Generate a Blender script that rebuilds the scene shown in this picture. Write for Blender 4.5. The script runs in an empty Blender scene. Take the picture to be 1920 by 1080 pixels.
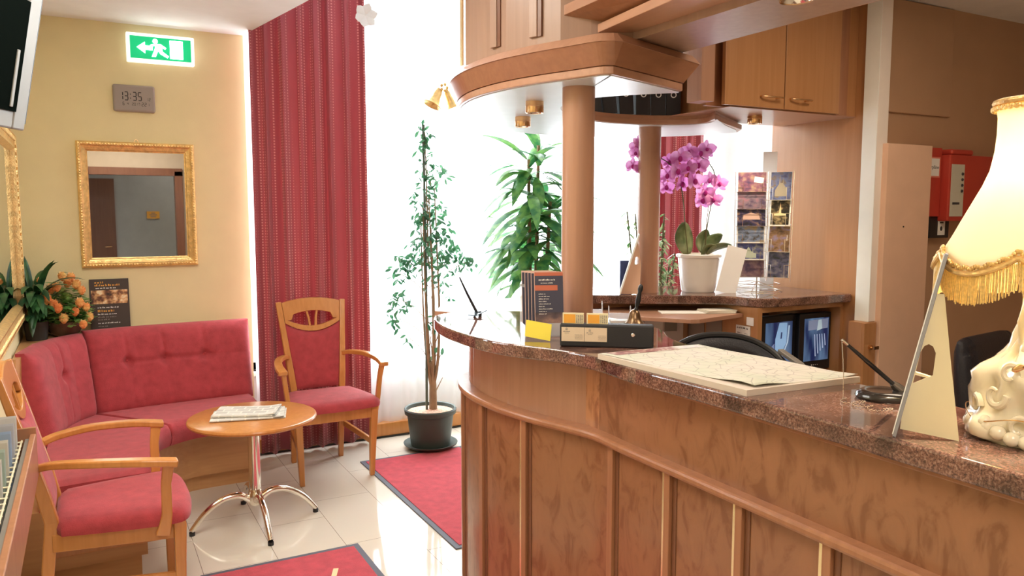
import bpy, bmesh, math, random
from mathutils import Vector, Matrix, Euler
sc = bpy.context.scene
COL = sc.collection
R = math.radians
random.seed(7)
# ---------------------------------------------------------------- camera, view, world, large lights
cam = bpy.data.cameras.new('camera'); co = bpy.data.objects.new('camera', cam); COL.objects.link(co)
co.location = (0, 0, 1.55); co.rotation_euler = (R(90 - 5.556), 0, R(-28.443))
cam.sensor_width = 36; cam.lens = 1470 / 1920 * 36; cam.clip_start = 0.05
sc.camera = co
sc.view_settings.view_transform = 'Standard'; sc.view_settings.look = 'None'
sc.view_settings.gamma = 1; sc.view_settings.use_curve_mapping = False
sc.view_settings.exposure = 0.42
world = bpy.data.worlds.new('daylight'); sc.world = world; world.use_nodes = True
bg = world.node_tree.nodes['Background']; bg.inputs[1].default_value = 17
# overcast sky above, darker street below the horizon
_wn, _wl = world.node_tree.nodes, world.node_tree.links
_tc = _wn.new('ShaderNodeTexCoord'); _sp = _wn.new('ShaderNodeSeparateXYZ'); _rp = _wn.new('ShaderNodeValToRGB')
_wl.new(_tc.outputs['Generated'], _sp.inputs[0]); _wl.new(_sp.outputs['Z'], _rp.inputs[0]); _wl.new(_rp.outputs[0], bg.inputs[0])
_rp.color_ramp.elements[0].position = 0.0; _rp.color_ramp.elements[0].color = (0.20, 0.21, 0.22, 1)
_rp.color_ramp.elements[1].position = 0.06; _rp.color_ramp.elements[1].color = (0.90, 0.97, 1.0, 1)

def area(name, loc, rot, size, power, color=(1, 1, 1), size_y=None, portal=False, spread=180):
    l = bpy.data.lights.new(name, 'AREA'); l.energy = power; l.color = color; l.size = size
    l.shape = 'RECTANGLE'; l.size_y = size_y or size; l.spread = R(spread)
    o = bpy.data.objects.new(name, l); COL.objects.link(o); o.location = loc; o.rotation_euler = rot
    if portal: l.cycles.is_portal = True
    return o
area('window_daylight', (2.75, 5.33, 1.83), (R(-90), 0, 0), 3.7, 10, size_y=2.65, portal=True)
# unseen fill lights, added at ceiling height to brighten the lobby and office
area('lobby_fill', (0.25, 2.5, 2.6), (0, 0, 0), 0.8, 30, (1.0, 0.95, 0.86), 1.4)
area('lobby_fill', (0.5, -0.6, 2.6), (0, 0, 0), 1.2, 26, (1.0, 0.92, 0.82), 1.0)
area('office_fill', (2.75, 1.5, 2.58), (0, 0, 0), 0.6, 14, (1.0, 0.82, 0.62), 0.9)  # warm fill added over the office, no fitting modelled

# ---------------------------------------------------------------- materials
def new_mat(name):
    m = bpy.data.materials.new(name); m.use_nodes = True
    return m, m.node_tree.nodes, m.node_tree.links, m.node_tree.nodes['Principled BSDF']
def plain(name, c, rough=0.5, metal=0.0, spec=0.5, coat=0.0, sheen=0.0, var=0.0, bump=0.0, bscale=60, vscale=8):
    m, n, l, b = new_mat(name)
    b.inputs['Base Color'].default_value = (*c, 1); b.inputs['Roughness'].default_value = rough
    b.inputs['Metallic'].default_value = metal; b.inputs['Specular IOR Level'].default_value = spec
    b.inputs['Coat Weight'].default_value = coat; b.inputs['Coat Roughness'].default_value = 0.08
    b.inputs['Sheen Weight'].default_value = sheen
    tc = n.new('ShaderNodeTexCoord')
    nz = n.new('ShaderNodeTexNoise'); nz.inputs['Scale'].default_value = vscale; nz.inputs['Detail'].default_value = 5
    l.new(tc.outputs['Object'], nz.inputs['Vector'])
    r = n.new('ShaderNodeValToRGB')
    v = var if var else 0.03
    r.color_ramp.elements[0].position = 0.3; r.color_ramp.elements[1].position = 0.7
    r.color_ramp.elements[0].color = (*[x * (1 - v) for x in c], 1); r.color_ramp.elements[1].color = (*[min(1, x * (1 + v)) for x in c], 1)
    l.new(nz.outputs[0], r.inputs[0]); l.new(r.outputs[0], b.inputs['Base Color'])
    if bump:
        z = n.new('ShaderNodeTexNoise'); z.inputs['Scale'].default_value = bscale; z.inputs['Detail'].default_value = 3
        l.new(tc.outputs['Object'], z.inputs['Vector'])
        bp = n.new('ShaderNodeBump'); bp.inputs['Strength'].default_value = bump; bp.inputs['Distance'].default_value = 0.01
        l.new(z.outputs[0], bp.inputs['Height']); l.new(bp.outputs[0], b.inputs['Normal'])
    return m
def wood(name, c1, c2, rough=0.35, axis='z', scale=1.0, coat=0.15):
    m, n, l, b = new_mat(name)
    tc = n.new('ShaderNodeTexCoord'); mp = n.new('ShaderNodeMapping')
    s = {'z': (30, 30, 1.6), 'x': (1.6, 30, 30), 'y': (30, 1.6, 30)}[axis]
    mp.inputs['Scale'].default_value = [k * scale for k in s]
    l.new(tc.outputs['Object'], mp.inputs[0])
    nz = n.new('ShaderNodeTexNoise'); nz.inputs['Scale'].default_value = 1.3; nz.inputs['Detail'].default_value = 6; nz.inputs['Distortion'].default_value = 0.6
    l.new(mp.outputs[0], nz.inputs['Vector'])
    r = n.new('ShaderNodeValToRGB'); r.color_ramp.elements[0].position = 0.3; r.color_ramp.elements[1].position = 0.72
    r.color_ramp.elements[0].color = (*c1, 1); r.color_ramp.elements[1].color = (*c2, 1)
    l.new(nz.outputs[0], r.inputs[0]); l.new(r.outputs[0], b.inputs['Base Color'])
    b.inputs['Roughness'].default_value = rough; b.inputs['Coat Weight'].default_value = coat; b.inputs['Coat Roughness'].default_value = 0.15
    return m
def burl(name, c1, c2, rough=0.3):
    m, n, l, b = new_mat(name)
    tc = n.new('ShaderNodeTexCoord')
    mp = n.new('ShaderNodeMapping'); mp.inputs['Scale'].default_value = (5, 5, 2.4); mp.inputs['Rotation'].default_value = (R(38), R(20), 0)
    l.new(tc.outputs['Object'], mp.inputs[0])
    a = n.new('ShaderNodeTexNoise'); a.inputs['Scale'].default_value = 3.2; a.inputs['Detail'].default_value = 5; a.inputs['Distortion'].default_value = 1.6; a.inputs['Roughness'].default_value = 0.55
    l.new(mp.outputs[0], a.inputs['Vector'])
    r = n.new('ShaderNodeValToRGB'); e = r.color_ramp.elements
    e[0].position = 0.36; e[0].color = (*c1, 1); e[1].position = 0.5; e[1].color = (*c2, 1)
    q = e.new(0.43); q.color = (*[x * 0.45 + y * 0.55 for x, y in zip(c1, c2)], 1)
    q = e.new(0.75); q.color = (*[min(1, x * 1.12) for x in c2], 1)
    l.new(a.outputs[0], r.inputs[0]); l.new(r.outputs[0], b.inputs['Base Color'])
    b.inputs['Roughness'].default_value = rough; b.inputs['Coat Weight'].default_value = 0.3; b.inputs['Coat Roughness'].default_value = 0.12
    return m
def granite(name):
    m, n, l, b = new_mat(name)
    tc = n.new('ShaderNodeTexCoord')
    v = n.new('ShaderNodeTexNoise'); v.inputs['Scale'].default_value = 190; v.inputs['Detail'].default_value = 4; v.inputs['Roughness'].default_value = 0.75
    w = n.new('ShaderNodeTexNoise'); w.inputs['Scale'].default_value = 9; w.inputs['Detail'].default_value = 5; w.inputs['Distortion'].default_value = 1.0
    l.new(tc.outputs['Object'], v.inputs['Vector']); l.new(tc.outputs['Object'], w.inputs['Vector'])
    r = n.new('ShaderNodeValToRGB'); e = r.color_ramp.elements
    e[0].position = 0.34; e[0].color = (0.045, 0.030, 0.026, 1); e[1].position = 0.66; e[1].color = (0.36, 0.25, 0.21, 1)
    q = e.new(0.46); q.color = (0.15, 0.075, 0.06, 1); q = e.new(0.54); q.color = (0.25, 0.135, 0.10, 1)
    l.new(v.outputs[0], r.inputs[0])
    r2 = n.new('ShaderNodeValToRGB'); r2.color_ramp.elements[0].position = 0.38; r2.color_ramp.elements[0].color = (0.35, 0.33, 0.33, 1)
    r2.color_ramp.elements[1].position = 0.6; r2.color_ramp.elements[1].color = (1.1, 1, 0.95, 1)
    l.new(w.outputs[0], r2.inputs[0])
    mx = n.new('ShaderNodeMixRGB'); mx.blend_type = 'MULTIPLY'; mx.inputs[0].default_value = 0.9
    l.new(r.outputs[0], mx.inputs[1]); l.new(r2.outputs[0], mx.inputs[2]); l.new(mx.outputs[0], b.inputs['Base Color'])
    b.inputs['Roughness'].default_value = 0.05; b.inputs['Specular IOR Level'].default_value = 0.9
    return m
def fabric(name, c, bump=0.25, scale=260):
    m = plain(name, c, 0.9, sheen=0.15, spec=0.2, var=0.14, bump=bump, bscale=scale, vscale=22)
    return m
def emit(name, c, s):
    m, n, l, b = new_mat(name)
    b.inputs['Base Color'].default_value = (*c, 1); b.inputs['Emission Color'].default_value = (*c, 1); b.inputs['Emission Strength'].default_value = s
    return m
def glassy(name, c=(1, 1, 1), rough=0.03, alpha=0.42):
    m, n, l, b = new_mat(name)
    b.inputs['Base Color'].default_value = (*c, 1); b.inputs['Roughness'].default_value = rough; b.inputs['Specular IOR Level'].default_value = 0.8
    t = n.new('ShaderNodeBsdfTransparent'); mx = n.new('ShaderNodeMixShader'); mx.inputs[0].default_value = alpha
    l.new(t.outputs[0], mx.inputs[1]); l.new(b.outputs[0], mx.inputs[2]); l.new(mx.outputs[0], n['Material Output'].inputs[0])
    return m
def leafmat(name, c, c2, trans=0.35):
    m, n, l, b = new_mat(name)
    tc = n.new('ShaderNodeTexCoord'); nz = n.new('ShaderNodeTexNoise'); nz.inputs['Scale'].default_value = 14; nz.inputs['Detail'].default_value = 3
    l.new(tc.outputs['Object'], nz.inputs['Vector'])
    r = n.new('ShaderNodeValToRGB'); r.color_ramp.elements[0].position = 0.4; r.color_ramp.elements[1].position = 0.62
    r.color_ramp.elements[0].color = (*c, 1); r.color_ramp.elements[1].color = (*c2, 1)
    l.new(nz.outputs[0], r.inputs[0]); l.new(r.outputs[0], b.inputs['Base Color']); b.inputs['Roughness'].default_value = 0.4
    t = n.new('ShaderNodeBsdfTranslucent'); l.new(r.outputs[0], t.inputs[0])
    mx = n.new('ShaderNodeMixShader'); mx.inputs[0].default_value = trans
    l.new(b.outputs[0], mx.inputs[1]); l.new(t.outputs[0], mx.inputs[2]); l.new(mx.outputs[0], n['Material Output'].inputs[0])
    return m
def ramp3(name, cols, scale, rough=0.5, coord='Object', vec=(1, 1, 1), detail=4, dist=0.0):
    """procedural picture-like pattern out of a noise and a constant ramp"""
    m, n, l, b = new_mat(name)
    tc = n.new('ShaderNodeTexCoord'); mp = n.new('ShaderNodeMapping'); mp.inputs['Scale'].default_value = vec
    mp.inputs['Location'].default_value = (random.random() * 9, random.random() * 9, random.random() * 9)
    l.new(tc.outputs[coord], mp.inputs[0])
    nz = n.new('ShaderNodeTexNoise'); nz.inputs['Scale'].default_value = scale; nz.inputs['Detail'].default_value = detail; nz.inputs['Distortion'].default_value = dist
    l.new(mp.outputs[0], nz.inputs['Vector'])
    r = n.new('ShaderNodeValToRGB'); e = r.color_ramp.elements; k = len(cols)
    for i, c in enumerate(cols):
        p = 0.32 + 0.36 * i / max(1, k - 1)
        if i == 0: e[0].position = p; e[0].color = (*c, 1)
        elif i == 1: e[1].position = p; e[1].color = (*c, 1)
        else: q = e.new(p); q.color = (*c, 1)
    l.new(nz.outputs[0], r.inputs[0]); l.new(r.outputs[0], b.inputs['Base Color']); b.inputs['Roughness'].default_value = rough
    return m

M = {}
M['beech'] = wood('beech_wood', (0.41, 0.212, 0.135), (0.475, 0.255, 0.165))
M['beech_x'] = wood('beech_wood_lengthwise', (0.41, 0.212, 0.135), (0.475, 0.255, 0.165), axis='x')
M['beech_y'] = wood('beech_wood_along', (0.41, 0.212, 0.135), (0.475, 0.255, 0.165), axis='y')
M['cherry'] = wood('cherry_moulding', (0.32, 0.135, 0.068), (0.40, 0.18, 0.09))
M['cherry_dark'] = wood('dark_wood_groove_shade', (0.16, 0.06, 0.03), (0.20, 0.08, 0.04))  # dark wood, also the painted shade of the groove strips
M['cabinet'] = wood('cabinet_wood', (0.44, 0.21, 0.085), (0.50, 0.25, 0.11))
M['chairwood'] = wood('chair_wood', (0.52, 0.205, 0.048), (0.62, 0.265, 0.072), rough=0.28, scale=1.2, coat=0.3)
M['burl'] = burl('burl_veneer', (0.225, 0.092, 0.042), (0.315, 0.142, 0.070))
M['burl2'] = burl('burl_veneer_lower', (0.215, 0.082, 0.036), (0.29, 0.125, 0.060))
M['granite'] = granite('polished_granite')
M['wall_yellow'] = plain('yellow_plaster', (0.80, 0.70, 0.41), 0.85, var=0.02, bump=0.05, bscale=160)
M['wall_white'] = plain('white_plaster', (0.78, 0.79, 0.77), 0.85, bump=0.04, bscale=160)
M['ceiling'] = plain('ceiling_paint', (0.84, 0.82, 0.80), 0.9, bump=0.03)
M['laminate'] = plain('tan_wall_laminate', (0.50, 0.31, 0.19), 0.5, var=0.05, vscale=3)
M['red'] = fabric('red_upholstery', (0.41, 0.056, 0.066))
M['gold'] = plain('gilt_gold', (0.86, 0.58, 0.24), 0.34, 0.75, var=0.2, bump=0.3, bscale=90, vscale=40)
M['brass'] = plain('brushed_brass', (0.80, 0.52, 0.28), 0.25, 1.0)
M['brass_strip'] = plain('brass_strip', (0.95, 0.80, 0.50), 0.22, 0.8)
M['chrome'] = plain('chrome', (0.85, 0.80, 0.72), 0.12, 1.0)
M['black'] = plain('black_plastic', (0.015, 0.015, 0.017), 0.35)
M['black_matte'] = plain('black_card', (0.022, 0.022, 0.026), 0.6)
M['leather'] = plain('black_leather', (0.018, 0.018, 0.024), 0.42, bump=0.2, bscale=150)
M['white'] = plain('white_paint', (0.90, 0.92, 0.88), 0.45)
M['white_gloss'] = plain('white_gloss', (0.76, 0.82, 0.90), 0.35)
M['paper'] = plain('white_paper', (0.85, 0.84, 0.80), 0.8)
M['ivory'] = plain('ivory_porcelain', (0.86, 0.78, 0.60), 0.15, coat=0.6, var=0.06)
M['pot_white'] = plain('glazed_white_pot', (0.84, 0.80, 0.76), 0.2, coat=0.5)
M['green_plastic'] = plain('dark_green_plastic', (0.045, 0.062, 0.052), 0.5)
M['soil'] = plain('clay_pebbles', (0.60, 0.34, 0.24), 0.95, var=0.4, bump=1.0, bscale=80, vscale=90)
M['bark'] = plain('bark', (0.30, 0.19, 0.11), 0.9, var=0.3, bump=0.6)
M['leaf_ficus'] = leafmat('ficus_leaves', (0.03, 0.13, 0.06), (0.10, 0.26, 0.13))
M['leaf_drac'] = leafmat('dracaena_leaves', (0.03, 0.15, 0.05), (0.16, 0.34, 0.08), 0.4)
M['leaf_dark'] = leafmat('dark_leaves', (0.012, 0.06, 0.02), (0.04, 0.14, 0.04), 0.15)
M['leaf_orchid'] = leafmat('orchid_leaves', (0.10, 0.15, 0.06), (0.24, 0.28, 0.14), 0.1)
M['leaf_var'] = leafmat('variegated_leaves', (0.08, 0.22, 0.06), (0.55, 0.62, 0.35), 0.3)
M['petal'] = leafmat('orchid_petals', (0.68, 0.24, 0.56), (0.84, 0.44, 0.74), 0.4)
M['petal_dark'] = leafmat('orchid_lip', (0.45, 0.01, 0.25), (0.6, 0.05, 0.35), 0.2)
M['rose'] = leafmat('peach_petals', (1.0, 0.42, 0.14), (1.0, 0.70, 0.26), 0.25)
M['stem'] = plain('plant_stem', (0.10, 0.10, 0.04), 0.6)
M['grey_plastic'] = plain('grey_plastic', (0.33, 0.28, 0.25), 0.5)
M['lcd'] = plain('display_ink', (0.025, 0.02, 0.02), 0.5)
M['silver'] = plain('silver_plastic', (0.25, 0.235, 0.21), 0.4, 0.2)
M['yellow'] = plain('yellow_card', (0.85, 0.70, 0.08), 0.6)
M['orange'] = plain('orange_card', (0.88, 0.42, 0.06), 0.6)
M['red_box'] = plain('red_enamel', (0.52, 0.055, 0.035), 0.4)
M['ink'] = plain('grey_ink', (0.28, 0.24, 0.22), 0.7)
M['ink_dark'] = plain('dark_ink', (0.05, 0.045, 0.05), 0.7)
M['navy'] = plain('navy_card', (0.02, 0.035, 0.12), 0.5)
M['acrylic'] = glassy('clear_acrylic', (0.9, 0.93, 1.0))
M['cream_board'] = plain('cream_cardboard', (0.86, 0.76, 0.50), 0.7)
M['sheet_white'] = plain('white_leaflet', (0.92, 0.92, 0.93), 0.5)
M['beige_cabinet'] = plain('pale_beech_front', (0.80, 0.53, 0.38), 0.4, var=0.04)
M['dark_plinth'] = plain('dark_plinth', (0.03, 0.025, 0.02), 0.6)

# ---------------------------------------------------------------- mesh helpers
class MB:
    def __init__(s): s.v = []; s.f = []
    def add(s, vs, fs):
        b = len(s.v); s.v += [tuple(p) for p in vs]; s.f += [tuple(i + b for i in f) for f in fs]; return s
    def box(s, c, d, rot=None):
        c = Vector(c); h = [k / 2 for k in d]
        pts = [Vector((x * h[0], y * h[1], z * h[2])) for x in (-1, 1) for y in (-1, 1) for z in (-1, 1)]
        if rot is not None:
            m = rot if isinstance(rot, Matrix) else Euler(rot).to_matrix(); pts = [m @ p for p in pts]
        return s.add([p + c for p in pts], [(0, 1, 3, 2), (4, 6, 7, 5), (0, 4, 5, 1), (2, 3, 7, 6), (0, 2, 6, 4), (1, 5, 7, 3)])
    def b2(s, x0, x1, y0, y1, z0, z1): return s.box(((x0 + x1) / 2, (y0 + y1) / 2, (z0 + z1) / 2), (x1 - x0, y1 - y0, z1 - z0))
    def tube(s, pts, r, seg=10, cap=True, flat=1.0, up=None):
        pts = [Vector(p) for p in pts]; n = len(pts)
        rr = r if isinstance(r, (list, tuple)) else [r] * n
        t0 = (pts[1] - pts[0]).normalized()
        u = Vector(up) if up else (Vector((0, 0, 1)) if abs(t0.z) < 0.9 else Vector((1, 0, 0)))
        vs = []
        for i in range(n):
            t = (pts[min(i + 1, n - 1)] - pts[max(i - 1, 0)]).normalized()
            a = u - t * u.dot(t)
            a = a.normalized() if a.length > 1e-6 else t.orthogonal().normalized()
            u = a; b = t.cross(a)
            for k in range(seg):
                th = 2 * math.pi * k / seg
                vs.append(pts[i] + (a * math.cos(th) * flat + b * math.sin(th)) * rr[i])
        fs = [(i * seg + k, i * seg + (k + 1) % seg, (i + 1) * seg + (k + 1) % seg, (i + 1) * seg + k) for i in range(n - 1) for k in range(seg)]
        if cap: fs += [tuple(range(seg))[::-1], tuple((n - 1) * seg + k for k in range(seg))]
        return s.add(vs, fs)
    def bar(s, pts, w, h, up=(0, 0, 1)):
        """rectangular section swept along points: w across, h along up; either may be a list"""
        pts = [Vector(p) for p in pts]; n = len(pts); up = Vector(up)
        W = w if isinstance(w, (list, tuple)) else [w] * n; Hh = h if isinstance(h, (list, tuple)) else [h] * n
        vs = []
        for i in range(n):
            t = (pts[min(i + 1, n - 1)] - pts[max(i - 1, 0)]).normalized()
            a = (up - t * up.dot(t)).normalized(); b = t.cross(a)
            for sx, sy in ((-1, -1), (1, -1), (1, 1), (-1, 1)): vs.append(pts[i] + b * sx * W[i] / 2 + a * sy * Hh[i] / 2)
        fs = [(i * 4 + k, i * 4 + (k + 1) % 4, (i + 1) * 4 + (k + 1) % 4, (i + 1) * 4 + k) for i in range(n - 1) for k in range(4)]
        fs += [(3, 2, 1, 0), tuple((n - 1) * 4 + k for k in range(4))]
        return s.add(vs, fs)
    def cyl(s, c, r, h, seg=28, r2=None):
        x, y, z = c; r2 = r if r2 is None else r2
        return s.lathe([(0, 0), (r, 0), (r2, h), (0, h)], c, seg)
    def lathe(s, prof, c=(0, 0, 0), seg=32, fn=None):
        vs = []; m = len(prof)
        for k in range(seg):
            th = 2 * math.pi * k / seg
            for j, (r, z) in enumerate(prof):
                rr, zz = (r, z) if fn is None else fn(r, z, th)
                vs.append((c[0] + rr * math.cos(th), c[1] + rr * math.sin(th), c[2] + zz))
        fs = [(k * m + j, ((k + 1) % seg) * m + j, ((k + 1) % seg) * m + j + 1, k * m + j + 1) for k in range(seg) for j in range(m - 1)]
        return s.add(vs, fs)
    def prism(s, poly, z0, z1, poly2=None):
        n = len(poly); q = poly2 or poly
        vs = [(x, y, z0) for x, y in poly] + [(x, y, z1) for x, y in q]
        return s.add(vs, [tuple(range(n))[::-1], tuple(range(n, 2 * n))] + [(i, (i + 1) % n, n + (i + 1) % n, n + i) for i in range(n)])
    def extrude(s, pts, off):
        """closed 3-D outline extruded by the vector off"""
        n = len(pts); off = Vector(off); a = [Vector(p) for p in pts]
        return s.add(a + [p + off for p in a], [tuple(range(n))[::-1], tuple(range(n, 2 * n))] + [(i, (i + 1) % n, n + (i + 1) % n, n + i) for i in range(n)])
    def grid(s, fn, nu, nv, loop=False):
        vs = [fn(i / nu, j / nv) for i in range(nu + 1) for j in range(nv + 1)]
        return s.add(vs, [(i * (nv + 1) + j, (i + 1) * (nv + 1) + j, (i + 1) * (nv + 1) + j + 1, i * (nv + 1) + j + 1) for i in range(nu) for j in range(nv)])
    def ball(s, c, r, seg=10, rings=7, sc_=(1, 1, 1), rot=None):
        vs = []; m = Euler(rot).to_matrix() if rot else Matrix.Identity(3)
        for j in range(rings + 1):
            ph = math.pi * j / rings
            for k in range(seg):
                th = 2 * math.pi * k / seg
                p = m @ Vector((r * sc_[0] * math.sin(ph) * math.cos(th), r * sc_[1] * math.sin(ph) * math.sin(th), r * sc_[2] * math.cos(ph)))
                vs.append(Vector(c) + p)
        return s.add(vs, [(j * seg + k, (j + 1) * seg + k, (j + 1) * seg + (k + 1) % seg, j * seg + (k + 1) % seg) for j in range(rings) for k in range(seg)])
    def leaf(s, base, d, n, length, width, bend=0.3, seg=4, fold=0.25):
        """a pointed leaf blade from base along d, n about upward, drooping by bend"""
        base = Vector(base); d = Vector(d).normalized(); n = Vector(n); n = (n - d * n.dot(d)); n = n.normalized() if n.length > 1e-5 else d.orthogonal().normalized()
        sd = d.cross(n); vs = []; p = base.copy(); cur = d.copy()
        for i in range(seg + 1):
            t = i / seg; w = width * 0.5 * (math.sin(math.pi * min(1, t * 0.93 + 0.07)) ** 0.8)
            up = sd.cross(cur) * -1
            vs += [p - sd * w + up * w * fold, p.copy(), p + sd * w + up * w * fold]
            cur = (cur + Vector((0, 0, -1)) * bend / seg).normalized(); p = p + cur * length / seg
        fs = []
        for i in range(seg):
            a = i * 3; fs += [(a, a + 3, a + 4, a + 1), (a + 1, a + 4, a + 5, a + 2)]
        return s.add(vs, fs)
    def build(s, name, mat, parent=None, smooth=None, bevel=0, solid=0, sub=0, seg=2, kind=None, label=None, weld=False):
        me = bpy.data.meshes.new(name); me.from_pydata([tuple(v) for v in s.v], [], s.f)
        bm = bmesh.new(); bm.from_mesh(me)
        if weld or smooth: bmesh.ops.remove_doubles(bm, verts=bm.verts, dist=1e-5)
        bmesh.ops.recalc_face_normals(bm, faces=bm.faces)
        if smooth:
            ang = R(smooth if smooth is not True else 40)
            for f in bm.faces: f.smooth = True
            for e in bm.edges:
                if len(e.link_faces) == 2 and e.calc_face_angle(0) > ang: e.smooth = False
        bm.to_mesh(me); bm.free()
        me.materials.append(M[mat] if isinstance(mat, str) else mat)
        o = bpy.data.objects.new(name, me); COL.objects.link(o)
        if parent: o.parent = parent
        if bevel:
            k = o.modifiers.new('bevel', 'BEVEL'); k.width = bevel; k.segments = seg; k.limit_method = 'ANGLE'; k.angle_limit = R(40)
        if solid:
            k = o.modifiers.new('solid', 'SOLIDIFY'); k.thickness = solid; k.offset = 0
        if sub:
            k = o.modifiers.new('sub', 'SUBSURF'); k.levels = sub; k.render_levels = sub
            for p in me.polygons: p.use_smooth = True
        if kind: o['kind'] = kind
        if label: o['label'] = label
        return o
def thing(name, label, cat, loc=(0, 0, 0), rz=0, group=None):
    o = bpy.data.objects.new(name, None); COL.objects.link(o); o.location = loc; o.rotation_euler = (0, 0, rz); o.empty_display_size = 0.05
    o['label'] = label; o['category'] = cat
    if group: o['group'] = group
    return o
def tag(o, label, cat, group=None, loc=None, rz=None):
    o['label'] = label; o['category'] = cat
    if group: o['group'] = group
    if loc is not None: o.location = loc
    if rz is not None: o.rotation_euler = (0, 0, rz)
    return o
def struct(o): o['kind'] = 'structure'; return o
def dup(root, loc, rz, label, group=None):
    def cp(o, parent):
        c = o.copy(); COL.objects.link(c)
        if parent: c.parent = parent
        for ch in o.children: cp(ch, c)
        return c
    r = cp(root, None); r.location = loc; r.rotation_euler = (0, 0, rz); r['label'] = label
    if group: r['group'] = group
    return r
def catmull(P, n=8):
    out = []
    for i in range(len(P) - 1):
        p0 = Vector(P[max(i - 1, 0)]); p1 = Vector(P[i]); p2 = Vector(P[i + 1]); p3 = Vector(P[min(i + 2, len(P) - 1)])
        for k in range(n):
            t = k / n
            out.append(tuple(0.5 * ((2 * p1) + (-p0 + p2) * t + (2 * p0 - 5 * p1 + 4 * p2 - p3) * t * t + (-p0 + 3 * p1 - 3 * p2 + p3) * t ** 3)))
    out.append(tuple(P[-1])); return out
def offset(path, d):
    """offset an open plan path to its left by d"""
    out = []; n = len(path)
    for i, (x, y) in enumerate(path):
        a = Vector(path[max(i - 1, 0)]); b = Vector(path[min(i + 1, n - 1)]); t = (b - a).normalized()
        out.append((x - t.y * d, y + t.x * d))
    return out
def text_mesh(txt, size, mat, parent, M4, name='lettering', label=None, extr=0.0002):
    cu = bpy.data.curves.new('txt', 'FONT'); cu.body = txt; cu.size = size; cu.align_x = 'CENTER'; cu.align_y = 'CENTER'; cu.extrude = extr; cu.resolution_u = 2
    t = bpy.data.objects.new('txt', cu); COL.objects.link(t); bpy.context.view_layer.update()
    me = bpy.data.meshes.new_from_object(t.evaluated_get(bpy.context.evaluated_depsgraph_get()))
    bpy.data.objects.remove(t); bpy.data.curves.remove(cu)
    me.materials.clear(); me.materials.append(M[mat] if isinstance(mat, str) else mat)
    o = bpy.data.objects.new(name, me); COL.objects.link(o); o.parent = parent; o.matrix_local = M4
    if label: o['label'] = label
    return o
def face_y(x, y, z, ry=0):   # upright text, facing -Y
    return Matrix.Translation((x, y, z)) @ Euler((R(90), 0, 0)).to_matrix().to_4x4() @ Matrix.Rotation(ry, 4, 'Z')

# ================================================================ SETTING
YW = 5.15          # yellow wall plane
def floor_mat():
    m, n, l, b = new_mat('polished_cream_tile')
    tc = n.new('ShaderNodeTexCoord'); mp = n.new('ShaderNodeMapping'); mp.inputs['Rotation'].default_value = (0, 0, R(90)); mp.inputs['Location'].default_value = (0.14, 0.251, 0)
    l.new(tc.outputs['Object'], mp.inputs[0])
    br = n.new('ShaderNodeTexBrick'); br.offset = 0.38; br.inputs['Scale'].default_value = 1
    br.inputs['Brick Width'].default_value = 0.62; br.inputs['Row Height'].default_value = 0.313; br.inputs['Mortar Size'].default_value = 0.0013
    br.inputs['Color1'].default_value = (0.72, 0.66, 0.56, 1); br.inputs['Color2'].default_value = (0.70, 0.64, 0.545, 1); br.inputs['Mortar'].default_value = (0.25, 0.20, 0.16, 1)
    l.new(mp.outputs[0], br.inputs['Vector']); l.new(br.outputs[0], b.inputs['Base Color'])
    b.inputs['Roughness'].default_value = 0.07; b.inputs['Specular IOR Level'].default_value = 0.6
    return m
M['floor'] = floor_mat()
struct(MB().b2(-0.5, 5.4, -1.6, 5.4, -0.1, 0).build('floor', 'floor'))
struct(MB().b2(-0.5, 5.4, -1.6, 5.4, 3.25, 3.35).build('ceiling', 'ceiling'))
# lower ceiling over the seating area, with its edge running towards the window
struct(MB().prism([(-0.34, -1.5), (1.75, -1.5), (1.6, 1.0), (1.08, 4.0), (0.90, YW), (-0.34, YW)], 2.63, 3.25).build('ceiling_lower', 'ceiling'))
struct(MB().prism([(2.2, -1.5), (5.2, -1.5), (5.2, 2.66), (3.43, 2.66), (3.43, 3.3), (2.2, 3.3)], 2.62, 3.25).build('ceiling_office', 'ceiling'))
struct(MB().b2(-0.46, -0.34, -1.6, 5.36, 0, 3.25).build('wall_left', 'wall_yellow'))
struct(MB().b2(-0.34, 0.903, YW, YW + 0.2, 0, 3.25).build('wall_back', 'wall_yellow'))
w = MB().b2(0.903, 4.6, 5.2, 5.36, 0, 0.52).b2(0.903, 4.6, 5.2, 5.36, 3.16, 3.25)
struct(w.build('wall_window', 'wall_white'))
struct(MB().b2(4.6, 4.75, 2.8, 5.36, 0, 3.25).build('wall_right', 'wall_white'))
struct(MB().b2(3.472, 5.3, 2.66, 2.80, 0, 3.25).build('wall_office', 'laminate'))
struct(MB().b2(5.2, 5.32, -1.6, 2.66, 0, 3.25).build('wall_office_right', 'laminate'))
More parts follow.
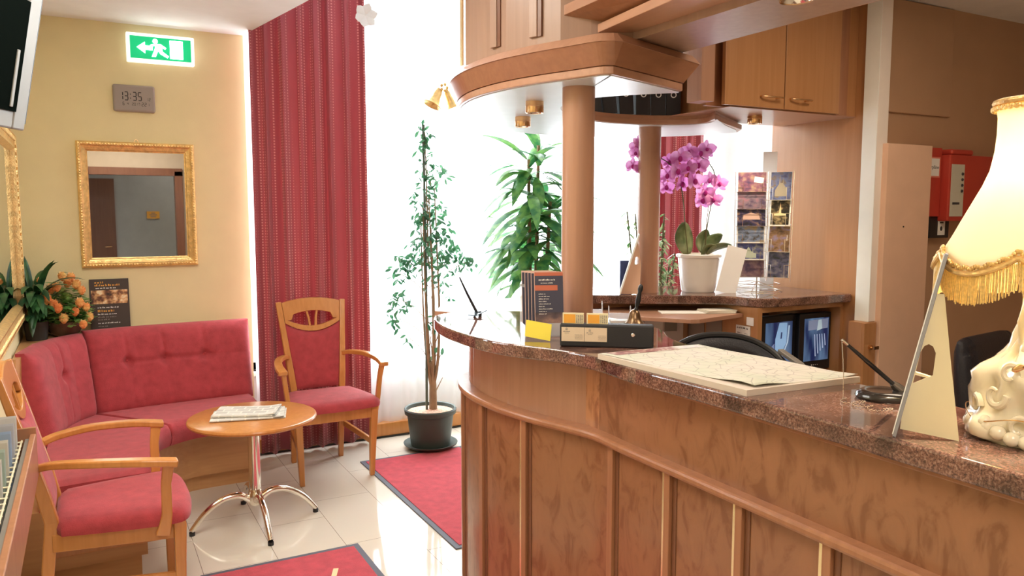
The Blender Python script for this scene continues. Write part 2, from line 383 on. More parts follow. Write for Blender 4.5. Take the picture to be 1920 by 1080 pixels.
# wall behind the camera with a framed opening, seen in the mirror
wb = MB().b2(-0.34, 0.0, -1.62, -1.5, 0, 3.25).b2(1.20, 5.3, -1.62, -1.5, 0, 3.25).b2(0.0, 1.20, -1.62, -1.5, 2.10, 3.25)
struct(wb.build('wall_entrance', plain('tan_plaster', (0.48, 0.38, 0.28), 0.85)))
fr = MB().b2(-0.02, 0.06, -1.64, -1.47, 0, 2.10).b2(1.10, 1.20, -1.64, -1.47, 0, 2.10).b2(-0.02, 1.20, -1.64, -1.47, 2.04, 2.14)
struct(fr.build('trim_doorway', 'cherry_dark'))
struct(MB().b2(-0.5, 3.0, -3.3, -3.2, 0, 3).b2(-0.6, -0.5, -3.3, -1.6, 0, 3).b2(3, 3.1, -3.3, -1.6, 0, 3).b2(-0.5, 3, -3.3, -1.6, 3, 3.1).b2(-0.5, 3, -3.3, -1.6, -0.1, 0).build('wall_corridor', plain('grey_plaster', (0.42, 0.41, 0.38), 0.85)))
d = struct(MB().b2(-0.28, 0.40, -3.2, -3.16, 0, 2.05).build('door_1', 'cherry_dark'))
MB().tube([(0.33, -3.15, 1.02), (0.33, -3.10, 1.02), (0.24, -3.10, 1.02)], 0.009).build('door_handle', 'brass', d)
area('corridor_fill', (1.6, -2.4, 2.9), (0, 0, 0), 0.6, 11, (1, 0.93, 0.85))  # fill light added to lighten the corridor wall in the mirror
t = tag(MB().b2(-0.09, 0.09, -0.006, 0.006, -0.055, 0.055).build('door_sign', 'orange'), 'small orange plaque on the grey corridor wall, seen only in the gilt mirror', 'sign', loc=(0.93, -3.19, 1.5))
pm = MB()
for z_, hw_ in ((0.028, 0.03), (0.0, 0.055), (-0.026, 0.04)): pm.b2(-hw_, hw_, 0.006, 0.0075, z_ - 0.006, z_ + 0.006)
pm.build('faded_print', 'ink', t)

# window: frame with mullions, sill, and clear panes
wf = MB()
for x in (0.931, 2.42, 3.94, 4.57): wf.b2(x - 0.028, x + 0.028, 5.24, 5.30, 0.52, 3.16)
wf.b2(0.903, 4.6, 5.24, 5.30, 0.52, 0.575).b2(0.903, 4.6, 5.24, 5.30, 3.11, 3.16)
win = struct(wf.build('window_1', 'white', bevel=0.004))
struct(MB().b2(0.94, 4.57, 5.268, 5.272, 0.575, 3.11).build('window_pane', glassy('window_glass', (0.9, 1, 1), 0.0, 0.06), win))
struct(MB().b2(0.905, 4.6, 5.17, 5.30, 0.49, 0.52).build('window_sill', 'white', win, bevel=0.004))
# wooden plinth at the foot of the window wall
struct(MB().b2(0.905, 4.6, 5.06, 5.2, 0.012, 0.10).build('baseboard_window', 'chairwood', bevel=0.003))
struct(MB().b2(0.905, 4.6, 5.055, 5.2, 0.0, 0.012).build('trim_plinth', 'dark_plinth'))

# sheer curtain
def sheer_mat():
    m, n, l, b = new_mat('sheer_voile')
    b.inputs['Base Color'].default_value = (0.93, 0.93, 0.96, 1); b.inputs['Roughness'].default_value = 0.9
    t = n.new('ShaderNodeBsdfTranslucent'); t.inputs[0].default_value = (0.92, 0.94, 0.98, 1)
    tr = n.new('ShaderNodeBsdfTransparent')
    a = n.new('ShaderNodeMixShader'); a.inputs[0].default_value = 0.55; l.new(b.outputs[0], a.inputs[1]); l.new(t.outputs[0], a.inputs[2])
    c = n.new('ShaderNodeMixShader'); c.inputs[0].default_value = 0.55; l.new(tr.outputs[0], c.inputs[1]); l.new(a.outputs[0], c.inputs[2])
    l.new(c.outputs[0], n['Material Output'].inputs[0]); return m
M['sheer'] = sheer_mat()
def drape(x0, x1, y, z0, z1, folds, amp, seed, nx=260, gather=0.0, flare=0.0):
    rnd = random.Random(seed); ph = [rnd.random() * 6.28 for _ in range(8)]; fr_ = [folds * k for k in (1.0, 0.61, 1.73)]
    def fn(u, v):
        uu = u + 0.012 * math.sin(7 * u + ph[0]) + 0.008 * v * math.sin(15 * u + ph[1])
        a = math.sin(fr_[0] * uu * 6.283 + ph[2]) + 0.55 * math.sin(fr_[1] * uu * 6.283 + ph[3]) + 0.35 * math.sin(fr_[2] * uu * 6.283 + ph[4] + v)
        a = math.copysign(abs(a / 1.9) ** 0.75, a)
        am = amp * (1.0 - 0.35 * v)
        x = x0 + (x1 - x0) * u + flare * (1 - v) * (u - 0.5) + 0.3 * amp * math.cos(fr_[0] * uu * 6.283 + ph[5])
        zb = z0 + 0.006 * math.sin(fr_[0] * uu * 6.283 + ph[6])
        return (x, y + a * am, zb + (z1 - zb) * v)
    return MB().grid(fn, nx, 26)
tag(drape(0.91, 4.5, 5.10, 0.085, 3.22, 24, 0.02, 5, nx=520).build('sheer_curtain', 'sheer', smooth=True), 'long white sheer curtain hanging across the bright window', 'curtain')
def velvet():
    m, n, l, b = new_mat('red_curtain_jacquard')
    tc = n.new('ShaderNodeTexCoord'); mp = n.new('ShaderNodeMapping'); mp.inputs['Scale'].default_value = (46, 46, 58)
    l.new(tc.outputs['Object'], mp.inputs[0])
    ck = n.new('ShaderNodeTexVoronoi'); ck.inputs['Scale'].default_value = 1.0; ck.inputs['Randomness'].default_value = 0.0
    l.new(mp.outputs[0], ck.inputs['Vector'])
    r = n.new('ShaderNodeValToRGB'); r.color_ramp.elements[0].position = 0.22; r.color_ramp.elements[1].position = 0.34
    r.color_ramp.elements[0].color = (0.80, 0.42, 0.40, 1); r.color_ramp.elements[1].color = (0.42, 0.10, 0.125, 1)
    l.new(ck.outputs[0], r.inputs[0]); l.new(r.outputs[0], b.inputs['Base Color'])
    b.inputs['Roughness'].default_value = 0.55; b.inputs['Sheen Weight'].default_value = 0.25; b.inputs['Specular IOR Level'].default_value = 0.3
    t = n.new('ShaderNodeBsdfTranslucent'); t.inputs[0].default_value = (0.60, 0.12, 0.14, 1)
    a = n.new('ShaderNodeMixShader'); a.inputs[0].default_value = 0.20; l.new(b.outputs[0], a.inputs[1]); l.new(t.outputs[0], a.inputs[2])
    l.new(a.outputs[0], n['Material Output'].inputs[0]); return m
M['curtain'] = velvet()
tag(drape(0.915, 1.63, 4.985, 0.03, 3.22, 7, 0.042, 11).build('red_curtain', 'curtain', smooth=60, solid=0.003), 'tall dark red patterned curtain behind the armchair, left of the window', 'curtain')
tag(drape(3.98, 4.50, 4.98, 0.03, 3.22, 6, 0.045, 3).build('red_curtain', 'curtain', smooth=60, solid=0.003), 'dark red curtain behind the pink orchid, right of the window', 'curtain')

# ---------------------------------------------------------------- mats
def mat_obj(x0, x1, y0, y1, label, z=0.0):
    t = thing('entrance_mat', label, 'mat', ((x0 + x1) / 2, (y0 + y1) / 2, z), 0, 'red entrance mats')
    w, h = (x1 - x0) / 2, (y1 - y0) / 2; b = 0.028
    MB().b2(-w + b, w - b, -h + b, h - b, 0, 0.009).build('pile', 'matred', t)
    MB().b2(-w, w, -h, -h + b, 0, 0.006).b2(-w, w, h - b, h, 0, 0.006).b2(-w, -w + b, -h + b, h - b, 0, 0.006).b2(w - b, w, -h + b, h - b, 0, 0.006).build('rubber_border', 'matborder', t)
    return t
M['matred'] = fabric('mat_pile_red', (0.56, 0.065, 0.09), 0.5, 420); M['matborder'] = plain('grey_rubber', (0.10, 0.10, 0.13), 0.7)
mat_obj(1.43, 2.12, 3.18, 4.62, 'red entrance mat reaching under the ficus pot, behind the counter end')
m2 = mat_obj(0.36, 1.05, 1.85, 3.455, 'red entrance mat at the bottom edge, in front of the round table')
lg = MB()
for (x0, y0, x1, y1) in ((0.14, 0.49, 0.18, 0.585),):
    lg.bar([(x0, y0, 0.0095), (x1, y1, 0.0095)], 0.022, 0.001)
lg.build('printed_mark', plain('cream_print', (0.85, 0.62, 0.35), 0.8), m2)

# ================================================================ SEATING
def sofa():
    t = thing('corner_sofa', 'red buttoned corner sofa on a wooden plinth, under the gilt mirror', 'sofa', (0, 4.6, 0))
    o = 4.6
    # plinth: right run and left run, with rounded inner corner
    inner = [(0.80, 4.57), (0.50, 4.56), (0.36, 4.50), (0.24, 4.36), (0.18, 4.18), (0.17, 3.95), (0.17, 3.60)]
    inn = catmull(inner, 5)
    pl = [(x, y - o) for x, y in inn] + [(-0.335, 3.60 - o), (-0.335, 5.14 - o), (0.80, 5.14 - o)]
    MB().prism(pl, 0.085, 0.34).build('plinth', 'sofa_wood', t)
    kick = [(x, y - o) for x, y in offset(inn, -0.025)]; kick[0] = (0.775, kick[0][1])
    kick = kick + [(-0.335, 3.63 - o), (-0.335, 5.13 - o), (0.775, 5.13 - o)]
    MB().prism(kick, 0.0, 0.085).build('kick_board', 'sofa_wood', t)
    # corner ledge behind the backrests
    MB().prism([(-0.335, 4.30 - o), (-0.32, 4.30 - o), (-0.10, 4.98 - o), (0.10, 5.07 - o), (0.84, 5.12 - o), (0.84, 5.145 - o), (-0.335, 5.145 - o)], 0.34, 0.86).build('ledge', 'sofa_wood', t)
    # seats: swept cushion, section rounded at the front
    def cushion(front, back, z0, z1, seam=None):
        nf = len(front)
        prof = [(0, 0.03), (-0.012, 0.055), (0.0, 0.09), (0.03, 0.11), (0.12, 0.115), (0.5, 0.112), (1, 0.105)]
        def fn(u, v):
            i = min(int(u * (nf - 1)), nf - 2); f = u * (nf - 1) - i
            F = Vector(front[i]).lerp(Vector(front[i + 1]), f); B = Vector(back[i]).lerp(Vector(back[i + 1]), f)
            return F, B
        m = MB(); vs = []
        N = 40; full = [(0.02, 0.0)] + prof + [(1, 0)]
        for k in range(N + 1):
            F, B = fn(k / N, 0)
            edge = min(k, N - k) / N; sq = 0.012 if edge < 0.02 else 0
            for a, z in full:
                L = (B - F).length; aa = a if abs(a) > 0.13 else a
                d = (B - F).normalized(); p = F + d * (aa * L if aa > 0.13 else aa * 0.5)
                vs.append((p.x, p.y - o, z0 + max(0, z - sq)))
        q = len(full)
        fs = [(k * q + j, (k + 1) * q + j, (k + 1) * q + (j + 1) % q, k * q + (j + 1) % q) for k in range(N) for j in range(q)]
        fs += [tuple(range(q)), tuple(N * q + j for j in range(q))[::-1]]
        return m.add(vs, fs)
    f1 = catmull([(0.835, 4.44), (0.60, 4.43), (0.45, 4.40), (0.34, 4.33)], 6)
    b1 = catmull([(0.84, 4.93), (0.50, 4.90), (0.20, 4.86), (0.0, 4.82)], 6)
    cushion(f1, b1, 0.34, 0.45).build('seat', 'red', t, smooth=50)
    f2 = catmull([(0.335, 4.325), (0.27, 4.23), (0.255, 4.05), (0.25, 3.60)], 6)
    b2 = catmull([(-0.01, 4.81), (-0.13, 4.62), (-0.20, 4.40), (-0.22, 3.60)], 6)
    cushion(f2, b2, 0.34, 0.45).build('seat', 'red', t, smooth=50)
    # backrests: tilted padded slabs with a buttoned row
    def back(pts_bot, pts_top, ztop, buttons, name='backrest'):
        nb = len(pts_bot)
        def P(pts, u):
            i = min(int(u * (nb - 1)), nb - 2); f = u * (nb - 1) - i; return Vector(pts[i]).lerp(Vector(pts[i + 1]), f)
        L = sum((Vector(pts_top[i + 1]) - Vector(pts_top[i])).length for i in range(nb - 1))
        def surf(u, v, front=True):
            b = P(pts_bot, u); tp = P(pts_top, u); p = b.lerp(tp, v); z = 0.425 + (ztop - 0.425) * v
            e = 0.01; tn = (P(pts_top, min(1, u + e)) - P(pts_top, max(0, u - e))).normalized(); nrm = Vector((tn.y, -tn.x))
            if nrm.y > 0.2 : nrm = -nrm
            if name and nrm.x < -0.2: nrm = -nrm
            eu = min(u, 1 - u) * L; ev = min(v, 1 - v) * 0.46
            th = 0.045 * (1 - math.exp(-eu / 0.018)) * (1 - math.exp(-ev / 0.022)) + 0.012
            if front:
                for bu in buttons:
                    du = (u - bu) * L; dv = (v - 0.60) * 0.46
                    th -= 0.034 * math.exp(-(du * du + dv * dv) / 0.0007)
                    th -= 0.007 * math.exp(-(du / 0.007) ** 2) * (1 if v > 0.6 else 0.35) * min(1, ev / 0.05)
                if buttons: th -= 0.008 * math.exp(-((v - 0.60) * 0.46 / 0.009) ** 2) * (1 if min(buttons) - 0.05 < u < max(buttons) + 0.05 else 0.4)
            else: th = -0.028
            q = p + nrm * th
            return (q.x, q.y - o, z)
        NU, NV = 90, 44; m = MB()
        m.grid(lambda u, v: surf(u, v, True), NU, NV); m.grid(lambda u, v: surf(u, v, False), NU, NV)
        a = 0; bq = (NU + 1) * (NV + 1); W = NV + 1
        for i in range(NU): m.f += [(i * W, (i + 1) * W, bq + (i + 1) * W, bq + i * W), (i * W + NV, (i + 1) * W + NV, bq + (i + 1) * W + NV, bq + i * W + NV)]
        for j in range(NV): m.f += [(j, j + 1, bq + j + 1, bq + j), (NU * W + j, NU * W + j + 1, bq + NU * W + j + 1, bq + NU * W + j)]
        ob = m.build(name, 'red', t, smooth=60)
        for bu in buttons:
            x, y, z = surf(bu, 0.60, True); MB().ball((x, y, z), 0.009, 10, 6).build('button', 'red', ob, smooth=True)
    back([(0.855, 4.93), (0.55, 4.91), (0.25, 4.88), (-0.0, 4.83)], [(0.86, 5.06), (0.50, 5.05), (0.20, 5.02), (-0.045, 4.96)], 0.885, [0.26, 0.50, 0.74])
    back([(-0.01, 4.815), (-0.11, 4.69), (-0.17, 4.55), (-0.22, 4.30)], [(-0.055, 4.95), (-0.16, 4.83), (-0.245, 4.65), (-0.30, 4.36)], 0.875, [0.5])
    return t
M['sofa_wood'] = wood('sofa_plinth_wood', (0.56, 0.29, 0.12), (0.64, 0.35, 0.15), axis='x')
sofa()

def armchair(label, loc, rz):
    """front of the chair is local -Y"""
    t = thing('armchair', label, 'chair', loc, rz, 'wooden armchairs with red upholstery')
    W = 'chairwood'
    def post_x(z): return 0.148 + 0.052 * max(0, (z - 0.46)) / 0.54
    for s in (-1, 1):
        # back post: leg and back upright in one sweep
        pts = []
        for z in (0.0, 0.15, 0.30, 0.46, 0.55, 0.68, 0.82, 0.94, 0.995):
            y = 0.200 - 0.0 * z + (0.05 * ((0.46 - z) / 0.46) if z < 0.46 else 0.13 * ((z - 0.46) / 0.54) ** 1.1)
            pts.append((s * post_x(z), y, z))
        MB().bar(pts, [0.030, .033, .036, .038, .038, .036, .034, .034, .034], [0.032, .036, .042, .046, .044, .036, .030, .026, .026], up=(0, 1, 0)).build('back_post', W, t, bevel=0.005)
        # front leg continuing as arm support
        pts = [(s * 0.205, -0.205, 0.0), (s * 0.212, -0.207, 0.2), (s * 0.222, -0.21, 0.40), (s * 0.228, -0.205, 0.44)]
        MB().bar(pts, [0.028, .036, .044, .042], [0.028, .036, .044, .042], up=(0, 1, 0)).build('leg', W, t, bevel=0.005)
        pts = [(s * 0.252, -0.15, 0.38), (s * 0.262, -0.165, 0.46), (s * 0.276, -0.165, 0.58), (s * 0.288, -0.175, 0.655)]
        MB().bar(pts, [0.022, .024, .024, .026], [0.05, .036, .034, .04], up=(0, 1, 0)).build('arm_support', W, t, bevel=0.004)
        arm = catmull([(s * 0.172, 0.235, 0.665), (s * 0.205, 0.18, 0.678), (s * 0.262, 0.06, 0.682), (s * 0.292, -0.09, 0.672), (s * 0.293, -0.205, 0.655)], 5)
        n = len(arm)
        MB().bar(arm, [0.030 + 0.022 * (i / (n - 1)) for i in range(n)], 0.026).build('armrest', W, t, bevel=0.006)
        MB().bar([(s * 0.215, -0.20, 0.20), (s * 0.165, 0.21, 0.22)], 0.018, 0.034).build('stretcher', W, t, bevel=0.003)
    # apron rails
    MB().bar([(-0.205, -0.215, 0.385), (0.205, -0.215, 0.385)], 0.022, 0.065).build('seat_rail', W, t, bevel=0.003)
    for s in (-1, 1): MB().bar([(s * 0.222, -0.19, 0.385), (s * 0.158, 0.20, 0.385)], 0.022, 0.065).build('seat_rail', W, t, bevel=0.003)
    MB().bar([(-0.14, 0.20, 0.385), (0.14, 0.20, 0.385)], 0.022, 0.065).build('seat_rail', W, t, bevel=0.003)
    # seat pad
    def seat():
        out = catmull([(-0.20, 0.17), (-0.235, 0.02), (-0.262, -0.16), (-0.235, -0.235), (-0.10, -0.262), (0.10, -0.262), (0.235, -0.235), (0.262, -0.16), (0.235, 0.02), (0.20, 0.17)], 5)
        out += [(0.15, 0.19), (-0.15, 0.19)]
        m = MB(); n = len(out); lay = [(0.93, 0.413), (1.0, 0.418), (1.01, 0.437), (0.985, 0.455), (0.92, 0.467), (0.75, 0.473), (0.45, 0.477), (0.0, 0.478)]
        vs = []
        for k, z in lay:
            vs += [(x * k, (y + 0.02) * k - 0.02, z) for x, y in out]
        fs = [(a * n + i, a * n + (i + 1) % n, (a + 1) * n + (i + 1) % n, (a + 1) * n + i) for a in range(len(lay) - 1) for i in range(n)] + [tuple(range(n))[::-1]]
        return m.add(vs, fs)
    seat().build('seat', 'red', t, smooth=50)
    # upholstered back panel between the posts, tops out in a curved dip
    def backy(z): return 0.200 + 0.13 * ((z - 0.46) / 0.54) ** 1.1 if z > 0.46 else 0.200
    def panel(side):
        def fn(u, v):
            zt = 0.865 - 0.055 * (1 - (2 * u - 1) ** 2) * 1.0
            z = 0.47 + (zt - 0.47) * v; hw = post_x(z) - 0.012
            e = min(u, 1 - u) * 0.3; ev = min(v, 1 - v) * 0.4
            bulge = 0.018 * (1 - math.exp(-e / 0.02)) * (1 - math.exp(-ev / 0.02))
            return (-hw + 2 * hw * u, backy(z) + (-1 if side else 1) * (0.006 + bulge), z)
        return fn
    m = MB().grid(panel(True), 22, 20).grid(panel(False), 22, 20); N = 23 * 21; W1 = 21
    for i in range(22): m.f += [(i * W1, (i + 1) * W1, N + (i + 1) * W1, N + i * W1), (i * W1 + 20, (i + 1) * W1 + 20, N + (i + 1) * W1 + 20, N + i * W1 + 20)]
    for j in range(20): m.f += [(j, j + 1, N + j + 1, N + j), (22 * W1 + j, 22 * W1 + j + 1, N + 22 * W1 + j + 1, N + 22 * W1 + j)]
    m.build('backrest', 'red', t, smooth=60)
    # top rail (crest), solid above the lens-shaped opening
    def ring(ztf, zbf, th=0.026, n=24, hwf=0.018):
        mm = MB(); vs = []
        for i in range(n + 1):
            u = i / n; zt = ztf(u); zb = zbf(u)
            for z, sy in ((zb, -1), (zt, -1), (zt, 1), (zb, 1)):
                hw = post_x(z) - hwf; vs.append((-hw + 2 * hw * u, backy(z) + sy * th / 2, z))
        mm.add(vs, [(i * 4 + k, i * 4 + (k + 1) % 4, (i + 1) * 4 + (k + 1) % 4, (i + 1) * 4 + k) for i in range(n) for k in range(4)] + [(0, 1, 2, 3), tuple(n * 4 + k for k in range(4))])
        return mm
    arc = lambda u: 1 - (2 * u - 1) ** 2
    ring(lambda u: 0.990 + 0.026 * arc(u), lambda u: 0.915 + 0.022 * max(0, arc((u - 0.14) / 0.72)) if 0.14 < u < 0.86 else 0.915 - 0.03).build('top_rail', W, t, bevel=0.004)
    ring(lambda u: (0.897 - 0.052 * arc(u)), lambda u: 0.868 - 0.055 * arc(u)).build('crest_curve', W, t, bevel=0.003)
    for s in (-1, 1):
        z0, z1 = 0.842, 0.945
        MB().bar([(s * 0.018, backy(z0), z0), (s * 0.022, backy(0.89), 0.89), (s * 0.034, backy(z1), z1)], 0.012, 0.016, up=(0, 1, 0)).build('splat', W, t)
    return t
armchair('red armchair with high back, standing before the red curtain', (1.215, 4.565, 0), R(0))
armchair('red armchair in the left foreground, facing the round table', (0.045, 3.275, 0), R(90))

# round table
t = thing('round_table', 'small round wooden table on four chromed feet, between the chairs and the sofa', 'table', (0.68, 3.94, 0))
MB().lathe([(0, 0), (0.290, 0), (0.303, 0.006), (0.306, 0.014), (0.303, 0.022), (0.295, 0.026), (0, 0.026)], (0, 0, 0.524), 64).build('tabletop', 'chairwood', t, smooth=40)
MB().cyl((0, 0, 0.12), 0.029, 0.40, 28).build('pole', 'chrome', t, smooth=40)
MB().lathe([(0, 0), (0.03, 0), (0.036, 0.02), (0.034, 0.06), (0.029, 0.08), (0, 0.08)], (0, 0, 0.10), 28).build('hub', 'chrome', t, smooth=40)
MB().cyl((0, 0, 0.512), 0.12, 0.012).build('mounting_plate', 'black', t, smooth=40)
for a in (-88, 2, 92, 182):
    c, s = math.cos(R(a)), math.sin(R(a))
    P = catmull([(0.02, 0.125), (0.08, 0.158), (0.16, 0.148), (0.24, 0.095), (0.302, 0.022)], 5)
    lg = MB().tube([(c * r, s * r, z) for r, z in P], [0.019 - 0.006 * i / (len(P) - 1) for i in range(len(P))], 12).build('leg', 'chrome', t, smooth=50)
    MB().cyl((c * 0.300, s * 0.300, 0.0), 0.014, 0.016, 14).build('foot', 'black', lg)

# newspapers on the table
def news_mat(seed):
    m, n, l, b = new_mat('newsprint'); random.seed(seed)
    tc = n.new('ShaderNodeTexCoord')
    mp = n.new('ShaderNodeMapping'); l.new(tc.outputs['Object'], mp.inputs[0])
    mp.inputs['Location'].default_value = (0.021 * seed, 0.013 * seed, 0)
    br = n.new('ShaderNodeTexBrick'); br.inputs['Scale'].default_value = 1; br.inputs['Brick Width'].default_value = 0.062; br.inputs['Row Height'].default_value = 0.045
    br.inputs['Mortar Size'].default_value = 0.004; br.inputs['Color1'].default_value = (0.25, 0.24, 0.22, 1); br.inputs['Color2'].default_value = (0.62, 0.60, 0.55, 1); br.inputs['Mortar'].default_value = (0.78, 0.74, 0.66, 1)
    l.new(mp.outputs[0], br.inputs['Vector'])
    w = n.new('ShaderNodeTexWave'); w.inputs['Scale'].default_value = 75; w.inputs['Distortion'].default_value = 2; w.bands_direction = 'Y'
    l.new(mp.outputs[0], w.inputs['Vector'])
    mx = n.new('ShaderNodeMixRGB'); l.new(w.outputs[1], mx.inputs[0]); mx.inputs[1].default_value = (0.78, 0.74, 0.66, 1); l.new(br.outputs[0], mx.inputs[2]); l.new(mx.outputs[0], b.inputs['Base Color'])
    b.inputs['Roughness'].default_value = 0.85; return m
def newspaper(label, w, h, z, loc, rz, seed, layers=4):
    t = MB(); rnd = random.Random(seed)
    for k in range(layers):
        dx, dy = rnd.uniform(-.004, .004), rnd.uniform(-.004, .004); zz = k * 0.004
        def top(u, v): return (-w / 2 + w * u + dx, -h / 2 + h * v + dy, zz + 0.0012 * math.sin(5 * u + k) * v + (0.006 * max(0, u - .8) / .2 * (k == layers - 1)))
        def bot(u, v): a = top(u, v); return (a[0], a[1], a[2] + 0.0038)
        N = 11 * 9; b0 = len(t.v); t.grid(top, 10, 8); t.grid(bot, 10, 8)
        for i in range(10): t.f += [(b0 + i * 9, b0 + (i + 1) * 9, b0 + N + (i + 1) * 9, b0 + N + i * 9), (b0 + i * 9 + 8, b0 + (i + 1) * 9 + 8, b0 + N + (i + 1) * 9 + 8, b0 + N + i * 9 + 8)]
        for j in range(8): t.f += [(b0 + j, b0 + j + 1, b0 + N + j + 1, b0 + N + j), (b0 + 90 + j, b0 + 91 + j, b0 + N + 91 + j, b0 + N + 90 + j)]
    return tag(t.build('newspaper', news_mat(seed), smooth=30), label, 'newspaper', 'newspapers on the round table', loc=loc, rz=rz)
newspaper('folded newspaper, the lower one in the pile on the round table', 0.34, 0.20, 0, (0.665, 3.945, 0.5510), R(-14), 2, 2)
newspaper('folded newspaper, topmost in the pile on the round table', 0.30, 0.185, 0, (0.66, 3.97, 0.5595), R(-22), 1, 3)

# ================================================================ YELLOW WALL
# gilt mirror
M['mirror'] = plain('mirror_glass', (0.78, 0.80, 0.80), 0.012, 1.0)
t = thing('wall_mirror', 'gilt-framed rectangular mirror on the yellow wall above the sofa', 'mirror', (0.280, YW, 1.59))
w, h = 0.312, 0.362
def frame(w, h, fw, prof, name, mat, parent, axis='y', dec=True):
    """mitred frame of section prof = [(inset 0..fw, height out of the wall)]"""
    m = MB()
    for (cx, cz) in ((0, 0),):
        rings = []
        for ins, out in prof:
            rings.append([(-w + ins, -out, -h + ins), (w - ins, -out, -h + ins), (w - ins, -out, h - ins), (-w + ins, -out, h - ins)])
        vs = [p for r in rings for p in r]; fs = []
        for a in range(len(rings) - 1):
            for k in range(4): fs.append((a * 4 + k, a * 4 + (k + 1) % 4, (a + 1) * 4 + (k + 1) % 4, (a + 1) * 4 + k))
        m.add(vs, fs)
    return m.build(name, mat, parent, smooth=25)
frame(w, h, 0.06, [(0, 0.0), (0, 0.025), (0.008, 0.036), (0.020, 0.036), (0.026, 0.028), (0.034, 0.024), (0.046, 0.020), (0.050, 0.012), (0.056, 0.010), (0.056, 0.004)], 'frame', 'gold', t)
bd = MB()
for i in range(40):
    for s in (-1, 1):
        x = -w + 0.014 + (2 * w - 0.028) * i / 39; bd.ball((x, -0.037, s * (h - 0.014)), 0.0095, 6, 4, (0.9, 0.6, 0.7))
for i in range(46):
    for s in (-1, 1):
        z = -h + 0.014 + (2 * h - 0.028) * i / 45; bd.ball((s * (w - 0.014), -0.037, z), 0.0095, 6, 4, (0.7, 0.6, 0.9))
bd.build('beading', 'gold', t, smooth=True)
MB().b2(-w + 0.05, w - 0.05, -0.009, -0.004, -h + 0.05, h - 0.05).build('mirror_glass', 'mirror', t)
MB().tube([(-0.012, -0.012, h), (-0.008, -0.012, h + 0.014), (0, -0.012, h + 0.018), (0.008, -0.012, h + 0.014), (0.012, -0.012, h)], 0.0018, 6).build('hanging_loop', 'brass', t)
# emergency exit sign
t = thing('exit_sign', 'lit green and white emergency exit sign above the wall clock', 'sign', (0.432, YW, 2.495))
MB().b2(-0.182, 0.182, -0.05, 0, -0.082, 0.082).build('housing', emit('sign_housing', (0.95, 1.0, 0.96), 0.55), t, bevel=0.006)
MB().b2(-0.163, 0.163, -0.053, -0.0505, -0.063, 0.063).build('green_panel', emit('sign_green', (0.0, 0.42, 0.16), 0.75), t)
pg = MB(); Y = -0.0545
def poly(m, pts): m.extrude([(x, Y, z) for x, z in pts], (0, -0.0006, 0))
poly(pg, [(-0.128, 0.0), (-0.085, 0.032), (-0.085, 0.012), (-0.045, 0.012), (-0.045, -0.012), (-0.085, -0.012), (-0.085, -0.032)])   # arrow
pg.add([(-0.03 + 0.0135 * math.cos(a * 0.5236), Y - 0.0006, 0.040 + 0.0135 * math.sin(a * 0.5236)) for a in range(12)], [tuple(range(12))])       # head
poly(pg, [(-0.035, 0.026), (-0.002, 0.026), (0.028, 0.006), (0.022, -0.002), (0.004, 0.008), (0.008, -0.016), (0.040, -0.040), (0.033, -0.05), (-0.004, -0.030), (-0.016, -0.012), (-0.030, -0.048), (-0.050, -0.048), (-0.034, -0.006), (-0.030, 0.014), (-0.046, 0.010), (-0.054, -0.008), (-0.064, -0.004), (-0.054, 0.020)])
poly(pg, [(0.048, -0.052), (0.118, -0.052), (0.118, 0.052), (0.048, 0.052)])                                                                # door
pg.build('running_figure_pictogram', emit('sign_white', (1, 1, 1), 7.0), t)
# digital clock
t = thing('digital_clock', 'grey digital clock showing 13:35 below the exit sign', 'clock', (0.280, YW, 2.205))
MB().b2(-0.111, 0.111, -0.024, 0, -0.077, 0.077).build('case', 'grey_plastic', t, bevel=0.018, seg=4)
seg7 = {'0': 'abcdef', '1': 'bc', '2': 'abged', '3': 'abgcd', '4': 'fgbc', '5': 'afgcd', '6': 'afgedc', '7': 'abc', '8': 'abcdefg', '9': 'abcdfg'}
def digits(m, txt, x, z, w, h, th, gap, y):
    for ch in txt:
        if ch == ':':
            m.box((x + th, y, z + h * 0.25), (th, 0.0006, th)); m.box((x + th, y, z - h * 0.25), (th, 0.0006, th)); x += th * 3.2; continue
        if ch == ' ': x += w; continue
        S = {'a': (w / 2, h / 2, w - th, th), 'g': (w / 2, 0, w - th, th), 'd': (w / 2, -h / 2, w - th, th), 'f': (th / 2, h / 4, th, h / 2 - th), 'b': (w - th / 2, h / 4, th, h / 2 - th), 'e': (th / 2, -h / 4, th, h / 2 - th), 'c': (w - th / 2, -h / 4, th, h / 2 - th)}
        for c in seg7[ch]:
            a = S[c]; m.box((x + a[0], y, z + a[1]), (a[2], 0.0006, a[3]))
        x += w + gap
    return x
dg = MB(); digits(dg, '13:35', -0.078, 0.012, 0.021, 0.046, 0.0052, 0.006, -0.0245)
digits(dg, '12', 0.066, -0.002, 0.0085, 0.017, 0.002, 0.003, -0.0245)
digits(dg, '6', -0.062, -0.032, 0.010, 0.018, 0.0022, 0.003, -0.0245); digits(dg, '4', -0.038, -0.032, 0.008, 0.014, 0.002, 0.003, -0.0245)
digits(dg, '2017', -0.012, -0.032, 0.008, 0.014, 0.002, 0.003, -0.0245); digits(dg, '22', 0.038, -0.032, 0.011, 0.019, 0.0026, 0.004, -0.0245); digits(dg, '1', 0.070, -0.032, 0.009, 0.014, 0.002, 0.003, -0.0245)
dg.build('display_digits', 'lcd', t)
